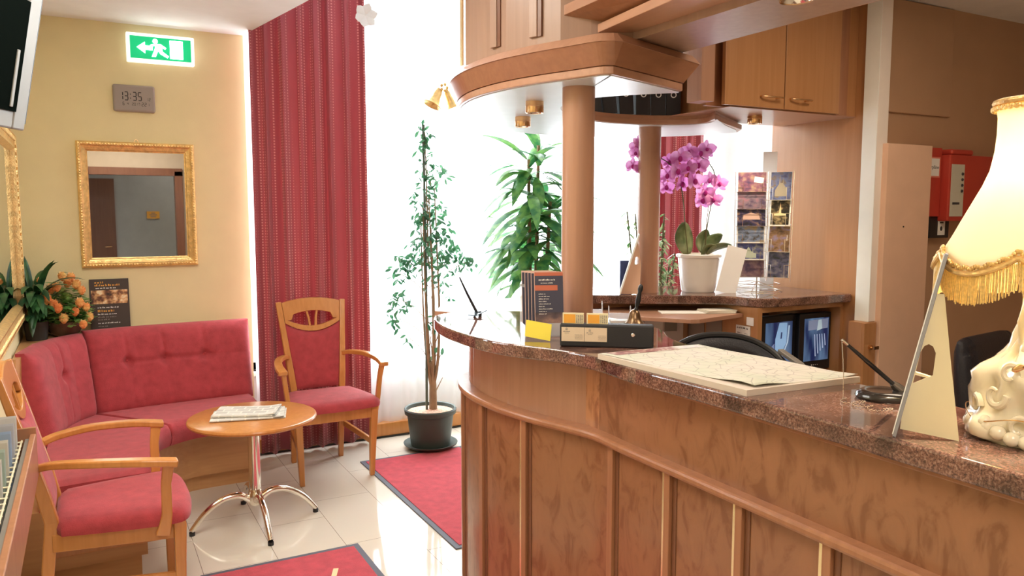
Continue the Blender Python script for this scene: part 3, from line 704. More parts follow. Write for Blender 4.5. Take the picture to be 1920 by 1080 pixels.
# poster leaning on the wall
M['poster_art'] = ramp3('poster_interior_photo', [(0.03, 0.015, 0.01), (0.20, 0.07, 0.03), (0.75, 0.42, 0.18), (0.95, 0.85, 0.6)], 30, 0.5)
t = thing('poster_card', 'dark concert poster card leaning on the yellow wall beside the roses', 'poster', (0.102, YW - 0.03, 0.86))
t.rotation_euler = (R(-4), 0, 0)
MB().b2(-0.103, 0.103, -0.003, 0, 0, 0.30).build('card', plain('poster_brown', (0.06, 0.042, 0.035), 0.6), t, bevel=0.002)
MB().b2(-0.095, 0.095, -0.0042, -0.0032, 0.155, 0.235).build('photo', 'poster_art', t)
def word_bars(m, x0, x1, z, h, y, rnd_, gap=0.004):
    """a line of lettering too small to read: word-length strokes of uneven height"""
    x = x0
    while x < x1 - 0.002:
        w_ = min(rnd_.uniform(0.006, 0.02), x1 - x); k = max(2, int(w_ / (h * 0.7)))
        for i in range(k):
            hh = h * rnd_.choice((0.6, 0.62, 0.9, 0.65)); m.b2(x + i * w_ / k, x + (i + 0.72) * w_ / k, y - 0.0003, y, z, z + hh)
        x += w_ + gap
    return m
r_ = random.Random(4)
word_bars(MB(), -0.075, -0.03, 0.275, 0.012, -0.0035, r_).build('heading', 'orange', t)
word_bars(MB(), -0.075, 0.055, 0.259, 0.012, -0.0035, r_).build('heading', 'orange', t)
word_bars(MB(), -0.07, 0.04, 0.244, 0.008, -0.0035, r_).build('heading', 'paper', t)
for z_, x_, h_, c_ in ((.130, .045, .009, 'paper'), (.108, .02, .014, 'orange'), (.092, .035, .008, 'paper'), (.075, .03, .009, 'ink'), (.060, .0, .009, 'ink'), (.040, .05, .008, 'paper'), (.022, -.01, .008, 'ink')):
    word_bars(MB(), -0.065, x_, z_, h_, -0.0035, r_).build('text_line', c_, t)

# ---------------------------------------------------------------- flower bowl and dark leafed plant in the corner
rnd = random.Random(3)
t = thing('rose_bowl', 'bowl of peach coloured roses on the corner ledge behind the sofa', 'flowers', (-0.13, 5.01, 0.86))
MB().lathe([(0, 0), (0.05, 0), (0.075, 0.02), (0.098, 0.06), (0.102, 0.085), (0.096, 0.085), (0.085, 0.05), (0, 0.04)], (0, 0, 0), 32).build('bowl', plain('brown_bowl', (0.10, 0.055, 0.035), 0.25), t, smooth=40)
fl = MB()
for i in range(480):
    a = rnd.random() * 6.28; r = 0.115 * math.sqrt(rnd.random()); z = 0.07 + rnd.random() * 0.27 * (1.15 - r / 0.14)
    fl.leaf((r * math.cos(a), r * math.sin(a), z), (math.cos(a), math.sin(a), rnd.uniform(-0.2, 0.9)), (0, 0, 1), rnd.uniform(.035, .06), 0.030, 0.5, 3)
fl.build('foliage', leafmat('rose_leaves', (0.07, 0.22, 0.04), (0.38, 0.55, 0.16)), t, smooth=50)
def rose(c, r, d):
    m = MB()
    for k in range(14):
        a = k * 2.4; tilt = 0.25 + 0.065 * k
        dd = (math.cos(a) * tilt, math.sin(a) * tilt, 1.0)
        m.leaf((c[0], c[1], c[2] - r * 0.6), dd, (math.cos(a), math.sin(a), -0.3), r * (1.5 - 0.035 * k), r * 1.1, -0.4, 3, 0.5)
    m.ball(c, r * 0.5, 8, 6)
    return m
RS = 1.3
RP = [(-.085, -.02, .255), (-.045, -.05, .225), (.0, -.03, .275), (.035, -.01, .268), (-.095, -.07, .20), (-.035, -.10, .165), (.075, -.06, .215), (.065, -.085, .165), (-.100, -.085, .13), (.0, -.11, .105), (.075, -.10, .075), (-.06, -.105, .19), (.02, -.02, .245), (.10, -.04, .10)]
RP += [(-.02, -.09, .235), (.045, -.09, .13), (-.075, -.10, .165), (.055, -.05, .24), (-.02, -.12, .15), (.09, -.07, .145)]
RP = [(a * 1.22, b * 1.05, c * 1.32 - .03) for a, b, c in RP]
for p in RP: rose((p[0], p[1] - .015, p[2]), rnd.uniform(.036, .044), 0).build('rose', 'rose', t, smooth=60)
t = thing('potted_palm', 'dark green arching potted plant in the left corner beside the roses', 'plant', (-0.262, 4.92, 0.86))
MB().lathe([(0, 0), (0.05, 0), (0.062, 0.10), (0.057, 0.10), (0.05, 0.085), (0, 0.085)], (0, 0, 0), 28).build('pot', 'dark_plinth', t, smooth=40)
fl = MB()
for i in range(54):
    a = rnd.random() * 6.28; e = rnd.uniform(0.3, 2.0); dx = math.cos(a)
    dx = dx * 0.28 if dx > 0 else dx * 0.12
    fl.leaf((0.012 * math.cos(a), 0.012 * math.sin(a), 0.10 + rnd.random() * .16), (dx * .7, math.sin(a) - 0.15, e), (0, 0, 1), rnd.uniform(.18, .30), rnd.uniform(.032, .046), rnd.uniform(1.2, 2.4), 7, 0.3)
fl.build('foliage', 'leaf_dark', t, smooth=60)
MB().tube([(0, 0, 0.08), (0.004, 0, 0.20), (0, 0.004, 0.30)], 0.006, 8).build('stem', 'stem', t)

# ================================================================ LEFT WALL
t = thing('large_mirror', 'large mirror with carved gilt frame on the left wall, at the left edge', 'mirror', (-0.34, 3.75, 1.47))
t.rotation_euler = (0, 0, R(90))
# after the quarter turn local x runs along the wall (+y) and local -y points into the room
w, h = 1.15, 0.485
frame(w, h, 0.10, [(0, 0.0), (0, 0.030), (0.012, 0.040), (0.030, 0.030), (0.045, 0.034), (0.06, 0.030), (0.078, 0.036), (0.088, 0.022), (0.092, 0.012)], 'frame', 'gold', t)
bd = MB()
for i in range(110):
    x = -w + 0.02 + (2 * w - 0.04) * i / 109
    for s in (-1, 1): bd.ball((x, -0.034, s * (h - 0.03)), 0.014, 6, 4, (0.7, 0.5, 1.2), (0, R(30 if i % 2 else -30), 0))
for i in range(50):
    z = -h + 0.02 + (2 * h - 0.04) * i / 49
    for s in (-1, 1): bd.ball((s * (w - 0.03), -0.034, z), 0.014, 6, 4, (1.2, 0.5, 0.7), (0, R(30 if i % 2 else -30), 0))
bd.build('carving', 'gold', t, smooth=True)
MB().b2(-w + 0.09, w - 0.09, -0.012, -0.006, -h + 0.09, h - 0.09).build('mirror_glass', 'mirror', t)

# television on the left wall, top tilted into the room
t = thing('television', 'black flat television with wide silver surround, top left corner', 'television', (-0.222, 2.812, 2.03))
t.rotation_euler = (0, R(11), R(-24))
MB().b2(-0.030, 0.0, -0.20, 0.20, -0.215, 0.215).build('housing', 'black', t, bevel=0.008)
MB().b2(0.0, 0.016, 0.196, 0.212, -0.20, 0.215).build('outer_edge', 'black', t, bevel=0.003)
bz = MB().b2(0.0, 0.022, 0.125, 0.198, -0.222, 0.218).b2(0.0, 0.022, -0.20, -0.125, -0.222, 0.218).b2(0.0, 0.022, -0.125, 0.125, 0.17, 0.218).b2(0.0, 0.022, -0.125, 0.125, -0.222, -0.165)
bz.build('bezel', 'silver', t, bevel=0.006)
MB().b2(0.0, 0.026, -0.128, 0.128, -0.168, 0.173).build('screen', plain('tv_screen', (0.004, 0.006, 0.005), 0.8, spec=0.0), t)
MB().b2(0.026, 0.030, 0.085, 0.100, -0.155, 0.02).build('speaker_strip', 'silver', t, bevel=0.0015)
MB().b2(-0.06, -0.02, -0.06, 0.06, -0.05, 0.05).build('wall_bracket', 'black', t)

# brochure rack on the left wall
t = thing('brochure_rack', 'long wooden brochure rack with a metal grid, along the left edge', 'rack', (-0.26, 2.08, 0.65))
t.rotation_euler = (0, 0, 0)
LY = 0.98
MB().b2(-0.075, 0.075, -LY, LY, 0, 0.015).build('bottom_board', 'black', t)
MB().b2(0.060, 0.078, -LY, LY, 0.0, 0.15).build('front_board', 'cherry', t, bevel=0.003)
MB().b2(0.046, 0.060, -LY, LY, 0.125, 0.135).build('ledge_strip', 'silver', t)
for s in (-1, 1): MB().box((0.0015, s * (LY + 0.009), 0.085), (0.153, 0.018, 0.17)).build('end_board', 'cherry', t)
gr = MB()
for k in range(40):
    y = -LY + 0.03 + k * 0.049
    gr.tube([(-0.07, y, 0.13), (0.04, y, 0.13)], 0.003, 6)
gr.tube([(0.036, -LY, 0.13), (0.036, LY, 0.13)], 0.003, 6); gr.tube([(-0.02, -LY, 0.13), (-0.02, LY, 0.13)], 0.003, 6)
gr.build('wire_grid', plain('cream_wire', (0.8, 0.72, 0.5), 0.4), t)
cols = [(0.50, 0.48, 0.45), (0.38, 0.38, 0.40), (0.24, 0.32, 0.44), (0.50, 0.47, 0.40), (0.30, 0.38, 0.32), (0.55, 0.52, 0.46), (0.25, 0.30, 0.40), (0.7, 0.35, 0.2)]
LB = ['white', 'pale grey', 'blue', 'cream', 'green', 'ivory', 'dark', 'orange']
for k in range(12):
    y = 3.0 - 0.105 * k; c = k % 8
    m_ = plain('leaflet_%s' % LB[c].replace(' ', '_'), cols[c], 0.6, var=0.1)
    o_ = MB(); 
    for q in range(6): o_.box((0, q * 0.006, 0.105), (0.10, 0.004, 0.21), (R(-9), 0, 0))
    tag(o_.build('leaflet_stack', m_), '%s leaflets in the brochure rack, %s' % (LB[c], ['at its far end', 'second slot from its far end', 'third slot from its far end', 'fourth slot from its far end', 'fifth slot from its far end', 'sixth slot from its far end', 'seventh slot from its far end', 'eighth slot from its far end', 'ninth slot from its far end', 'tenth slot from its far end', 'eleventh slot from its far end', 'twelfth slot from its far end'][k]), 'leaflets', 'leaflets in the brochure rack', loc=(-0.283, y - 0.02, 0.667))

# ================================================================ RECEPTION COUNTER
front = [(1.30, 0.10), (1.30, 0.60), (1.30, 1.05), (1.292, 1.40), (1.275, 1.66), (1.283, 1.86), (1.25, 2.02), (1.17, 2.19), (1.137, 2.36), (1.135, 2.56), (1.16, 2.74), (1.215, 2.90), (1.30, 2.985), (1.42, 3.0)]
inner = [(1.56, 2.93), (1.70, 2.80), (1.80, 2.62), (1.83, 2.42), (1.80, 2.20), (1.70, 2.02), (1.66, 1.80), (1.655, 1.30), (1.645, 1.0), (1.645, 0.10)]
top_poly = catmull(front, 7) + catmull(inner, 6)
tag(MB().prism(top_poly, 1.088, 1.13).build('stone_worktop', 'granite', bevel=0.006, seg=3), 'long polished reddish granite worktop of the front reception counter', 'worktop')
M['edge_bead'] = M['cherry']
body = thing('reception_counter', 'curved burl wood reception counter with brass strips, in the foreground', 'counter', (1.45, 1.5, 0))
BX, BY = 1.45, 1.5
def loc2(p): return [(x - BX, y - BY) for x, y in p]
band = [(1.335, 0.12), (1.335, 0.8), (1.335, 1.45), (1.337, 1.75), (1.342, 1.92), (1.318, 2.08), (1.28, 2.26), (1.262, 2.44), (1.268, 2.62), (1.31, 2.78), (1.40, 2.875)]
bandc = catmull(band, 7)
rail = [(1.298, 0.12), (1.298, 0.8), (1.298, 1.45), (1.297, 1.75), (1.30, 1.90), (1.27, 2.02), (1.225, 2.17), (1.195, 2.36), (1.20, 2.56), (1.245, 2.74), (1.33, 2.88), (1.42, 2.93)]
railc = catmull(rail, 7)
back_side = [(1.60, 2.80), (1.70, 2.60), (1.72, 2.40), (1.68, 2.15), (1.60, 1.95), (1.58, 1.5), (1.58, 0.12)]
def ribbon(path, th, z0, z1, name, mat, bevel=0.0, split=None, label=None):
    """wall-like solid along an open plan path, th thick to its right side"""
    q = offset(path, -th); p = loc2(path + q[::-1])
    return MB().prism(p, z0, z1).build(name, mat, body, bevel=bevel, label=label)
# upper band in two veneer pieces with a fine seam
k = min(range(len(bandc)), key=lambda i: abs(bandc[i][1] - 1.915))
ribbon(bandc[:k + 1], 0.02, 0.885, 1.088, 'upper_panel', 'burl')
b2_ = bandc[k:]; b2_ = [(b2_[0][0], b2_[0][1] + 0.0015)] + b2_[1:]
ribbon(b2_, 0.02, 0.885, 1.088, 'upper_panel', M['burl_pale'] if 'burl_pale' in M else burl('burl_veneer_pale', (0.30, 0.12, 0.055), (0.48, 0.225, 0.11)))
ribbon(offset(bandc, 0.006), 0.012, 1.072, 1.088, 'edge_bead', 'cherry', 0.003)
ribbon(railc, 0.06, 0.868, 0.892, 'trim_rail', 'cherry', 0.008)
low = offset(railc, -0.022)
ribbon(low, 0.03, 0.07, 0.868, 'lower_panel', 'burl2')
ribbon(offset(railc, -0.045), 0.02, 0.0, 0.07, 'kick_board', 'cherry_dark')
MB().prism(loc2(offset(low, -0.03)[::4] + back_side), 0.0, 1.086).build('carcass', 'beech', body)
def at_y(path, y):
    best = None
    for i in range(len(path) - 1):
        (x0, y0), (x1, y1) = path[i], path[i + 1]
        if (y0 - y) * (y1 - y) <= 0 and y1 != y0:
            f = (y - y0) / (y1 - y0); t_ = Vector((x1 - x0, y1 - y0)).normalized(); return Vector((x0 + (x1 - x0) * f, y)), t_
    return Vector(path[-1]), Vector((0, 1))
def strip(y, w, out, name, mat, z0=0.07, z1=0.868):
    p, t_ = at_y(low, y); n_ = Vector((-t_.y, t_.x))
    a = p - t_ * w / 2 - n_ * 0.004; b_ = p + t_ * w / 2 - n_ * 0.004
    q = [a, b_, b_ + n_ * (out + 0.004), a + n_ * (out + 0.004)]
    MB().prism(loc2([(v.x, v.y) for v in q]), z0, z1).build(name, mat, body, bevel=0.0015)
for y, gold in ((0.31, 1), (0.56, 1), (0.81, 1), (1.057, 1), (1.305, 1), (1.562, 1), (1.815, 0), (2.195, 1), (2.455, 0), (2.70, 0)):
    if gold: strip(y + 0.016, 0.011, 0.010, 'brass_strip', 'brass_strip')
    else: strip(y + 0.016, 0.011, 0.010, 'half_round_bead', 'cherry')
    strip(y, 0.022, 0.013, 'pilaster', 'cherry')
    strip(y - 0.020, 0.016, 0.003, 'groove_shade', 'cherry_dark')  # raised dark strip, its colour stands in for shade in a recess

# rear counter
gr = [(2.20, 3.30), (2.40, 3.17), (2.60, 3.055), (2.785, 2.925), (2.83, 2.80), (2.86, 2.735), (2.93, 2.715), (3.453, 2.70)]
rg = catmull(gr[:5], 5) + gr[5:] + [(3.453, 3.13), (3.20, 3.30), (2.85, 3.50), (2.50, 3.62), (2.25, 3.60)]
tag(MB().prism(rg, 1.086, 1.13).build('stone_worktop', 'granite', bevel=0.007, seg=3), 'granite worktop of the rear counter carrying the orchid and postcard rack', 'worktop')
t = thing('rear_counter', 'low wooden rear counter with a shelf and an open niche for two monitors', 'counter', (2.85, 3.1, 0))
def Lr(p): return [(x - 2.85, y - 3.1) for x, y in p]
MB().prism(Lr([(2.30, 3.56), (2.30, 3.48), (2.55, 3.34), (2.84, 3.24), (2.84, 3.50), (2.60, 3.56)]), 0.0, 1.085).build('back_panel', 'cabinet', t)
MB().prism(Lr([(2.12, 3.36), (2.20, 3.14), (2.46, 2.79), (2.50, 2.775), (2.838, 2.84), (2.838, 3.20), (2.50, 3.34)]), 1.03, 1.05).build('writing_shelf', 'beech_x', t, bevel=0.002)
MB().b2(2.84 - 2.85, 2.872 - 2.85, 2.745 - 3.1, 3.25 - 3.1, 0, 1.085).build('side_panel', 'cabinet', t, bevel=0.002)
MB().b2(3.43 - 2.85, 3.453 - 2.85, 2.745 - 3.1, 3.25 - 3.1, 0, 1.085).build('side_panel', 'cabinet', t)
MB().b2(2.872 - 2.85, 3.43 - 2.85, 2.745 - 3.1, 2.765 - 3.1, 1.060, 1.085).build('top_rail', 'cabinet', t)
MB().b2(2.872 - 2.85, 3.43 - 2.85, 2.745 - 3.1, 3.25 - 3.1, 0.66, 0.69).b2(2.872 - 2.85, 3.43 - 2.85, 2.765 - 3.1, 2.785 - 3.1, 0, 0.66).build('niche_floor', 'cabinet', t)
MB().b2(2.872 - 2.85, 3.43 - 2.85, 3.23 - 3.1, 3.25 - 3.1, 0.69, 1.085).build('niche_back', 'cherry_dark', t)

# flap between the two counters
fp = [(1.43, 3.40), (1.665, 3.03), (1.83, 3.19), (2.18, 3.31), (2.23, 3.58), (2.05, 3.72), (1.62, 3.72)]
t = thing('counter_flap', 'wooden counter flap, top whitened by painted window glare, between the front and rear counters', 'counter', (1.9, 3.4, 0))
MB().prism([(x - 1.9, y - 3.4) for x, y in fp], 1.065, 1.085).build('flap_top', 'white', t, bevel=0.002)  # beech top, blown-out window reflection put into its colour as white
MB().prism([(x - 1.9, y - 3.4) for x, y in [(1.427, 3.399), (1.665, 3.024), (1.832, 3.184), (1.83, 3.195), (1.667, 3.036), (1.437, 3.401)]], 1.062, 1.084).build('edge_band', 'beech', t)
MB().b2(1.66 - 1.9, 1.70 - 1.9, 3.02 - 3.4 + 0.05, 3.10 - 3.4 + 0.05, 0.0, 1.065).build('support_post', 'cherry', t)

# ---------------------------------------------------------------- columns
for (x, y, z0, z1, lab) in ((1.545, 2.36, 1.13, 1.986, 'thick round wooden column rising from the front counter to the canopy'), (2.585, 3.275, 1.13, 1.986, 'round wooden column on the rear counter beside the pink orchid')):
    r = 0.0575
    tag(MB().lathe([(0, 0), (r, 0), (r, z1 - z0), (0, z1 - z0)], (0, 0, 0), 48).build('column', 'beech', smooth=40), lab, 'column', loc=(x, y, z0))

# ---------------------------------------------------------------- canopy: horseshoe over the counters
outer = [(1.925, 2.255), (1.70, 2.165), (1.50, 2.09), (1.465, 2.115), (1.43, 2.21), (1.375, 2.36), (1.337, 2.52), (1.325, 2.70), (1.345, 2.88), (1.41, 3.09), (1.54, 3.34), (1.74, 3.62), (2.0, 3.80), (2.3, 3.88), (2.6, 3.86), (2.9, 3.72), (3.10, 3.5), (3.18, 3.26)]
innr = [(2.64, 2.86), (2.70, 2.98), (2.66, 3.09), (2.50, 3.18), (2.25, 3.20), (2.02, 3.09), (1.84, 2.92), (1.74, 2.74), (1.74, 2.56), (1.82, 2.42), (1.94, 2.295)]
oc = [outer[0], outer[1]] + catmull(outer[2:], 6); ic = catmull(innr, 6)
t = thing('counter_canopy', 'curved horseshoe wooden canopy with white underside above the counters', 'canopy', (1.9, 2.9, 2.0))
def Lc(p): return [(x - 1.9, y - 2.9) for x, y in p]
MB().prism(Lc(oc + [(3.1, 3.15), (2.85, 3.0)] + ic), -0.014, 0.013).build('lower_moulding', 'beech_x', t, bevel=0.004)
MB().prism(Lc(offset(oc, -0.012) + [(3.08, 3.16), (2.85, 3.01)] + offset(ic, -0.004)), 0.013, 0.031).build('shelf_board', 'beech_x', t)
oi = [(x + 0.0, y) for x, y in oc]
ins = offset(oc, -0.014)
MB().prism(Lc(ins + [(3.08, 3.17), (2.86, 3.02)] + offset(ic, -0.012)), -0.0165, -0.0135).build('white_underside', 'white_gloss', t)
n_front = 2 + 6 * 9
fo = oc[:n_front]; fi = [p for p in ic if p[1] < 3.09 and p[0] < 2.03]
up = offset(fo, 0.035); up[0] = (1.985, 2.235)
o1 = offset(fo, 0.004)
MB().prism(Lc(o1 + fi), 0.0135, 0.082, Lc(up + fi)).build('sloping_moulding', 'cherry_canopy', t) if 'cherry_canopy' in M else MB().prism(Lc(o1 + fi), 0.0135, 0.082, Lc(up + fi)).build('sloping_moulding', wood('canopy_moulding', (0.30, 0.13, 0.072), (0.36, 0.165, 0.09), axis='x'), t)
up2 = offset(fo, 0.038); up2[0] = (1.99, 2.235)
up3 = offset(fo, 0.012); up3[0] = (1.96, 2.245)
MB().prism(Lc(up2 + fi), 0.082, 0.112, Lc(up3 + fi)).build('upper_moulding', 'beech_x', t)
def downlight(name, x, y, z, r, h, lab, power=1.5):
    q = thing('downlight', lab, 'light', (x, y, z), 0, 'small round brass downlights')
    MB().lathe([(r * 0.86, -h * 0.96), (r * 0.96, -h), (r, -h * 0.92), (r, -h * 0.42), (r * 1.02, -h * 0.4), (r * 1.02, -h * 0.36), (r, -h * 0.34), (r, 0), (0, 0)], (0, 0, 0), 36).build('housing', 'brass', q, smooth=35)
    MB().lathe([(0, -h * 0.62), (r * 0.5, -h * 0.66), (r * 0.86, -h * 0.96)], (0, 0, 0), 30).build('reflector', 'chrome', q, smooth=60)
    MB().cyl((0, 0, -h * 0.86), r * 0.42, 0.004, 20).build('bulb', emit('bulb_glow', (1, 0.92, 0.8), power * 4), q)
    sp = bpy.data.lights.new('downlight_beam', 'SPOT'); sp.energy = power * 3.2; sp.color = (1, 0.80, 0.58); sp.spot_size = R(100); sp.spot_blend = 0.8; sp.shadow_soft_size = r * 0.5
    so = bpy.data.objects.new('downlight_beam', sp); COL.objects.link(so); so.parent = q; so.location = (0, 0, -h - 0.005)
    return q
downlight('a', 1.583, 2.735, 1.9835, 0.036, 0.045, 'copper coloured downlight under the canopy, the one nearer the column')
downlight('b', 1.79, 3.20, 1.9835, 0.036, 0.045, 'copper coloured downlight under the canopy, the one nearer the window')
downlight('c', 1.605, 1.455, 2.14, 0.042, 0.060, 'brass downlight under the ceiling slab, at the top edge', 2.0)
downlight('d', 2.97, 2.93, 2.03, 0.036, 0.042, 'brass downlight under the wall cupboards above the postcards', 4.5)

# ---------------------------------------------------------------- bulkhead with stacked slabs over the counter
M['bulkhead'] = wood('bulkhead_wood', (0.34, 0.21, 0.155), (0.40, 0.25, 0.185))
t = thing('ceiling_bulkhead', 'panelled wooden bulkhead with stepped slabs hanging over the counter', 'bulkhead', (1.7, 1.8, 2.14))
def Lb(p): return [(x - 1.7, y - 1.8) for x, y in p]
bh = [(1.62, 2.15), (1.50, 2.22), (1.425, 2.29), (1.388, 2.38), (1.352, 2.54), (1.335, 2.70), (1.332, 2.84), (1.40, 2.92), (1.62, 2.90), (1.72, 2.6), (1.76, 2.42), (1.90, 2.26), (1.90, 0.2), (1.62, 0.2)]
MB().prism(Lb(bh), -0.025, 0.855).build('panelling', 'bulk_wood' if 'bulk_wood' in M else wood('bulkhead_wood', (0.34, 0.21, 0.155), (0.40, 0.25, 0.185)), t)
for (x, y, nx_, ny_) in ((1.346, 2.58, -0.97, -0.22), (1.39, 2.365, -0.95, -0.3), (1.437, 2.22, -0.94, -0.33)):
    tt = Vector((-ny_, nx_)); n_ = Vector((nx_, ny_)); p = Vector((x, y))
    if y > 2.3:
        q = [p - tt * 0.008 - n_ * .004, p + tt * 0.008 - n_ * .004, p + tt * 0.008 + n_ * 0.004, p - tt * 0.008 + n_ * 0.004]
        MB().prism(Lb([(v.x, v.y) for v in q]), 0.005, 0.855).build('groove_shade', 'cherry_dark', t)  # shade of the panel joint painted as a thin dark strip
        p = p + tt * -0.028
        q = [p - tt * 0.02 - n_ * .004, p + tt * 0.02 - n_ * .004, p + tt * 0.018 + n_ * 0.008, p - tt * 0.018 + n_ * 0.008]
        MB().prism(Lb([(v.x, v.y) for v in q]), 0.005, 0.855).build('pilaster', M['bulkhead'], t, bevel=0.002)
p0 = [(1.322, 2.85), (1.33, 2.85), (1.33, 2.868), (1.322, 2.868)]
MB().prism(Lb(p0), -0.02, 0.855).build('brass_strip', 'brass_strip', t)
A = [(1.525, 2.26), (1.91, 2.335), (1.965, 2.20), (1.99, 1.57), (2.02, 0.2), (1.40, 0.2), (1.47, 1.75)]
MB().prism(Lb(A), 0.0, 0.028).build('lower_slab', wood('slab_wood', (0.50, 0.26, 0.16), (0.56, 0.30, 0.185), axis='y'), t, bevel=0.002)
B = [(1.435, 2.33), (1.95, 2.40), (2.03, 1.57), (2.06, 0.2), (1.30, 0.2), (1.415, 1.75)]
B2 = [(1.56, 2.24), (1.90, 2.30), (1.96, 1.57), (2.0, 0.2), (1.44, 0.2), (1.51, 1.75)]
MB().prism(Lb(B2), 0.028, 0.062, Lb(B)).build('sloping_slab', 'cherry', t)
MB().prism(Lb(B), 0.062, 0.095).build('upper_slab', 'beech_y', t, bevel=0.002)

# ---------------------------------------------------------------- binders on the canopy shelf
def binder(label, x, y, rz, lean=0.0, first=None):
    if first: 
        o = dup(first, (x, y, 2.031), rz, label); o.rotation_euler = (0, lean, rz); return o
    q = thing('ring_binder', label, 'binder', (x, y, 2.031), rz, 'black ring binders on the canopy shelf')
    q.rotation_euler = (0, lean, rz)
    MB().b2(-0.037, 0.037, 0, 0.285, 0, 0.32).build('cover', 'black_matte', q, bevel=0.003)
    MB().lathe([(0.010, 0), (0.0145, 0), (0.0145, 0.003), (0.010, 0.003)], (0, 0, 0), 24).build('finger_ring', 'sheet_white', q).matrix_local = Matrix.Translation((0, -0.0005, 0.10)) @ Euler((R(90), 0, 0)).to_matrix().to_4x4()
    return q
b0 = binder('black ring binder, the rightmost upright one on the canopy shelf', 2.615, 3.13, R(-30))
for x, y, rz, ln, lab in ((2.542, 3.158, R(-26), 0, 'black ring binder, second from the right on the canopy shelf'), (2.468, 3.183, R(-21), 0, 'black ring binder, third from the right on the canopy shelf'), (2.385, 3.205, R(-17), -0.07, 'black ring binder leaning slightly left, fourth from the right on the canopy shelf'), (2.295, 3.215, R(-13), -0.14, 'black ring binder leaning left, fifth from the right on the canopy shelf'), (2.205, 3.215, R(-10), -0.20, 'black ring binder leaning furthest left, half hidden by the thick column')):
    binder(lab, x, y, rz, ln, b0)

# ---------------------------------------------------------------- wall cupboards
t = thing('wall_cupboard', 'wooden wall cupboard with two doors above the postcard rack', 'cupboard', (2.93, 2.95, 2.03))
X0, Y0 = 2.93, 2.95
MB().b2(2.70 - X0, 3.453 - X0, 2.725 - Y0, 3.2 - Y0, 0.0, 0.59).build('carcass', 'cabinet', t)
MB().b2(2.492 - X0, 2.70 - X0, 2.76 - Y0, 2.78 - Y0, 0.0, 0.59).build('back_board', 'cherry', t)
MB().b2(2.60 - X0, 3.453 - X0, 2.72 - Y0, 3.2 - Y0, -0.004, 0.0).build('underside', 'beech_x', t)
for x0, x1, hx in ((2.550, 2.922, 2.83), (2.928, 3.302, 3.02)):
    d = MB().b2(x0 - X0, x1 - X0, 2.700 - Y0, 2.722 - Y0, 0.002, 0.59).build('door', 'cabinet', t, bevel=0.0015)
    MB().tube(catmull([(hx - 0.06 - X0, 2.699 - Y0, 0.052), (hx - 0.055 - X0, 2.682 - Y0, 0.05), (hx - X0, 2.668 - Y0, 0.048), (hx + 0.055 - X0, 2.672 - Y0, 0.048), (hx + 0.062 - X0, 2.676 - Y0, 0.048)], 4), 0.0045, 8).tube([(hx + 0.04 - X0, 2.70 - Y0, 0.050), (hx + 0.04 - X0, 2.672 - Y0, 0.048)], 0.005, 8).build('handle', 'brass', d, smooth=50)
MB().b2(2.415 - X0, 2.492 - X0, 2.705 - Y0, 2.80 - Y0, 0.01, 0.59).build('filler_board', 'beech', t, bevel=0.002)
MB().b2(3.304 - X0, 3.38 - X0, 2.716 - Y0, 2.725 - Y0, -0.0, 0.59).build('filler_board', 'cherry', t)

# tall end panel, white post, office wall parts
tag(MB().b2(3.455, 3.485, 2.805, 3.27, 0, 2.62).b2(3.455, 3.470, 2.657, 2.83, 0, 2.62).build('end_panel', 'cabinet'), 'tall wooden end panel between the rear counter and the office wall', 'panel')
t = thing('wall_post', 'narrow white post on the wall right of the wooden end panel', 'post', (3.48, 2.63, 1.0))
MB().b2(-0.05, 0.030, -0.055, 0.026, 0.0, 1.61).build('post', plain('post_warm_white', (0.88, 0.80, 0.74), 0.5), t, bevel=0.002)
MB().b2(-0.054, -0.0505, -0.055, 0.026, 0.0, 1.58).build('window_lit_side', 'white', t)  # paler, cooler sheet: window light on this side put into the colour
MB().b2(0.031, 0.07, -0.02, 0.028, -0.3, 1.62).build('edge_board', 'beige_cabinet', t)
t = tag(MB().b2(-0.285, 0.285, -0.015, 0, 0.0, 0.56).build('wall_panel', 'laminate', bevel=0.004), 'square tan panel mounted high on the office wall', 'panel', loc=(3.825, 2.659, 2.055))
t = thing('tall_cabinet', 'narrow pale tall cabinet against the office wall', 'cabinet', (3.64, 2.62, 0))
MB().b2(-0.163, 0.185, -0.075, 0.037, 0, 1.885).build('body', 'beige_cabinet', t, bevel=0.002)
MB().cyl((0, 0, 0), 0.004, 0.003, 12).build('screw_cap', 'dark_plinth', t).matrix_local = Matrix.Translation((-0.02, -0.0755, 1.475)) @ Euler((R(90), 0, 0)).to_matrix().to_4x4()
t = thing('low_cupboard', 'low wooden cupboard door with a small brass lock, right of the monitors', 'cupboard', (3.40, 2.605, 0))
MB().b2(-0.02, 0.072, -0.03, 0.05, 0, 0.999).build('body', 'cabinet', t, bevel=0.002)
MB().b2(-0.019, 0.070, -0.045, -0.03, 0.03, 0.997).build('door', 'cabinet', t, bevel=0.002)
lk = MB().tube([(0.022, -0.045, 0.875), (0.022, -0.059, 0.875)], 0.011, 14); lk.tube([(0.022, -0.059, 0.875), (0.022, -0.075, 0.875)], 0.005, 8); lk.box((0.032, -0.078, 0.875), (0.035, 0.004, 0.016)); lk.build('lock', 'brass', t)
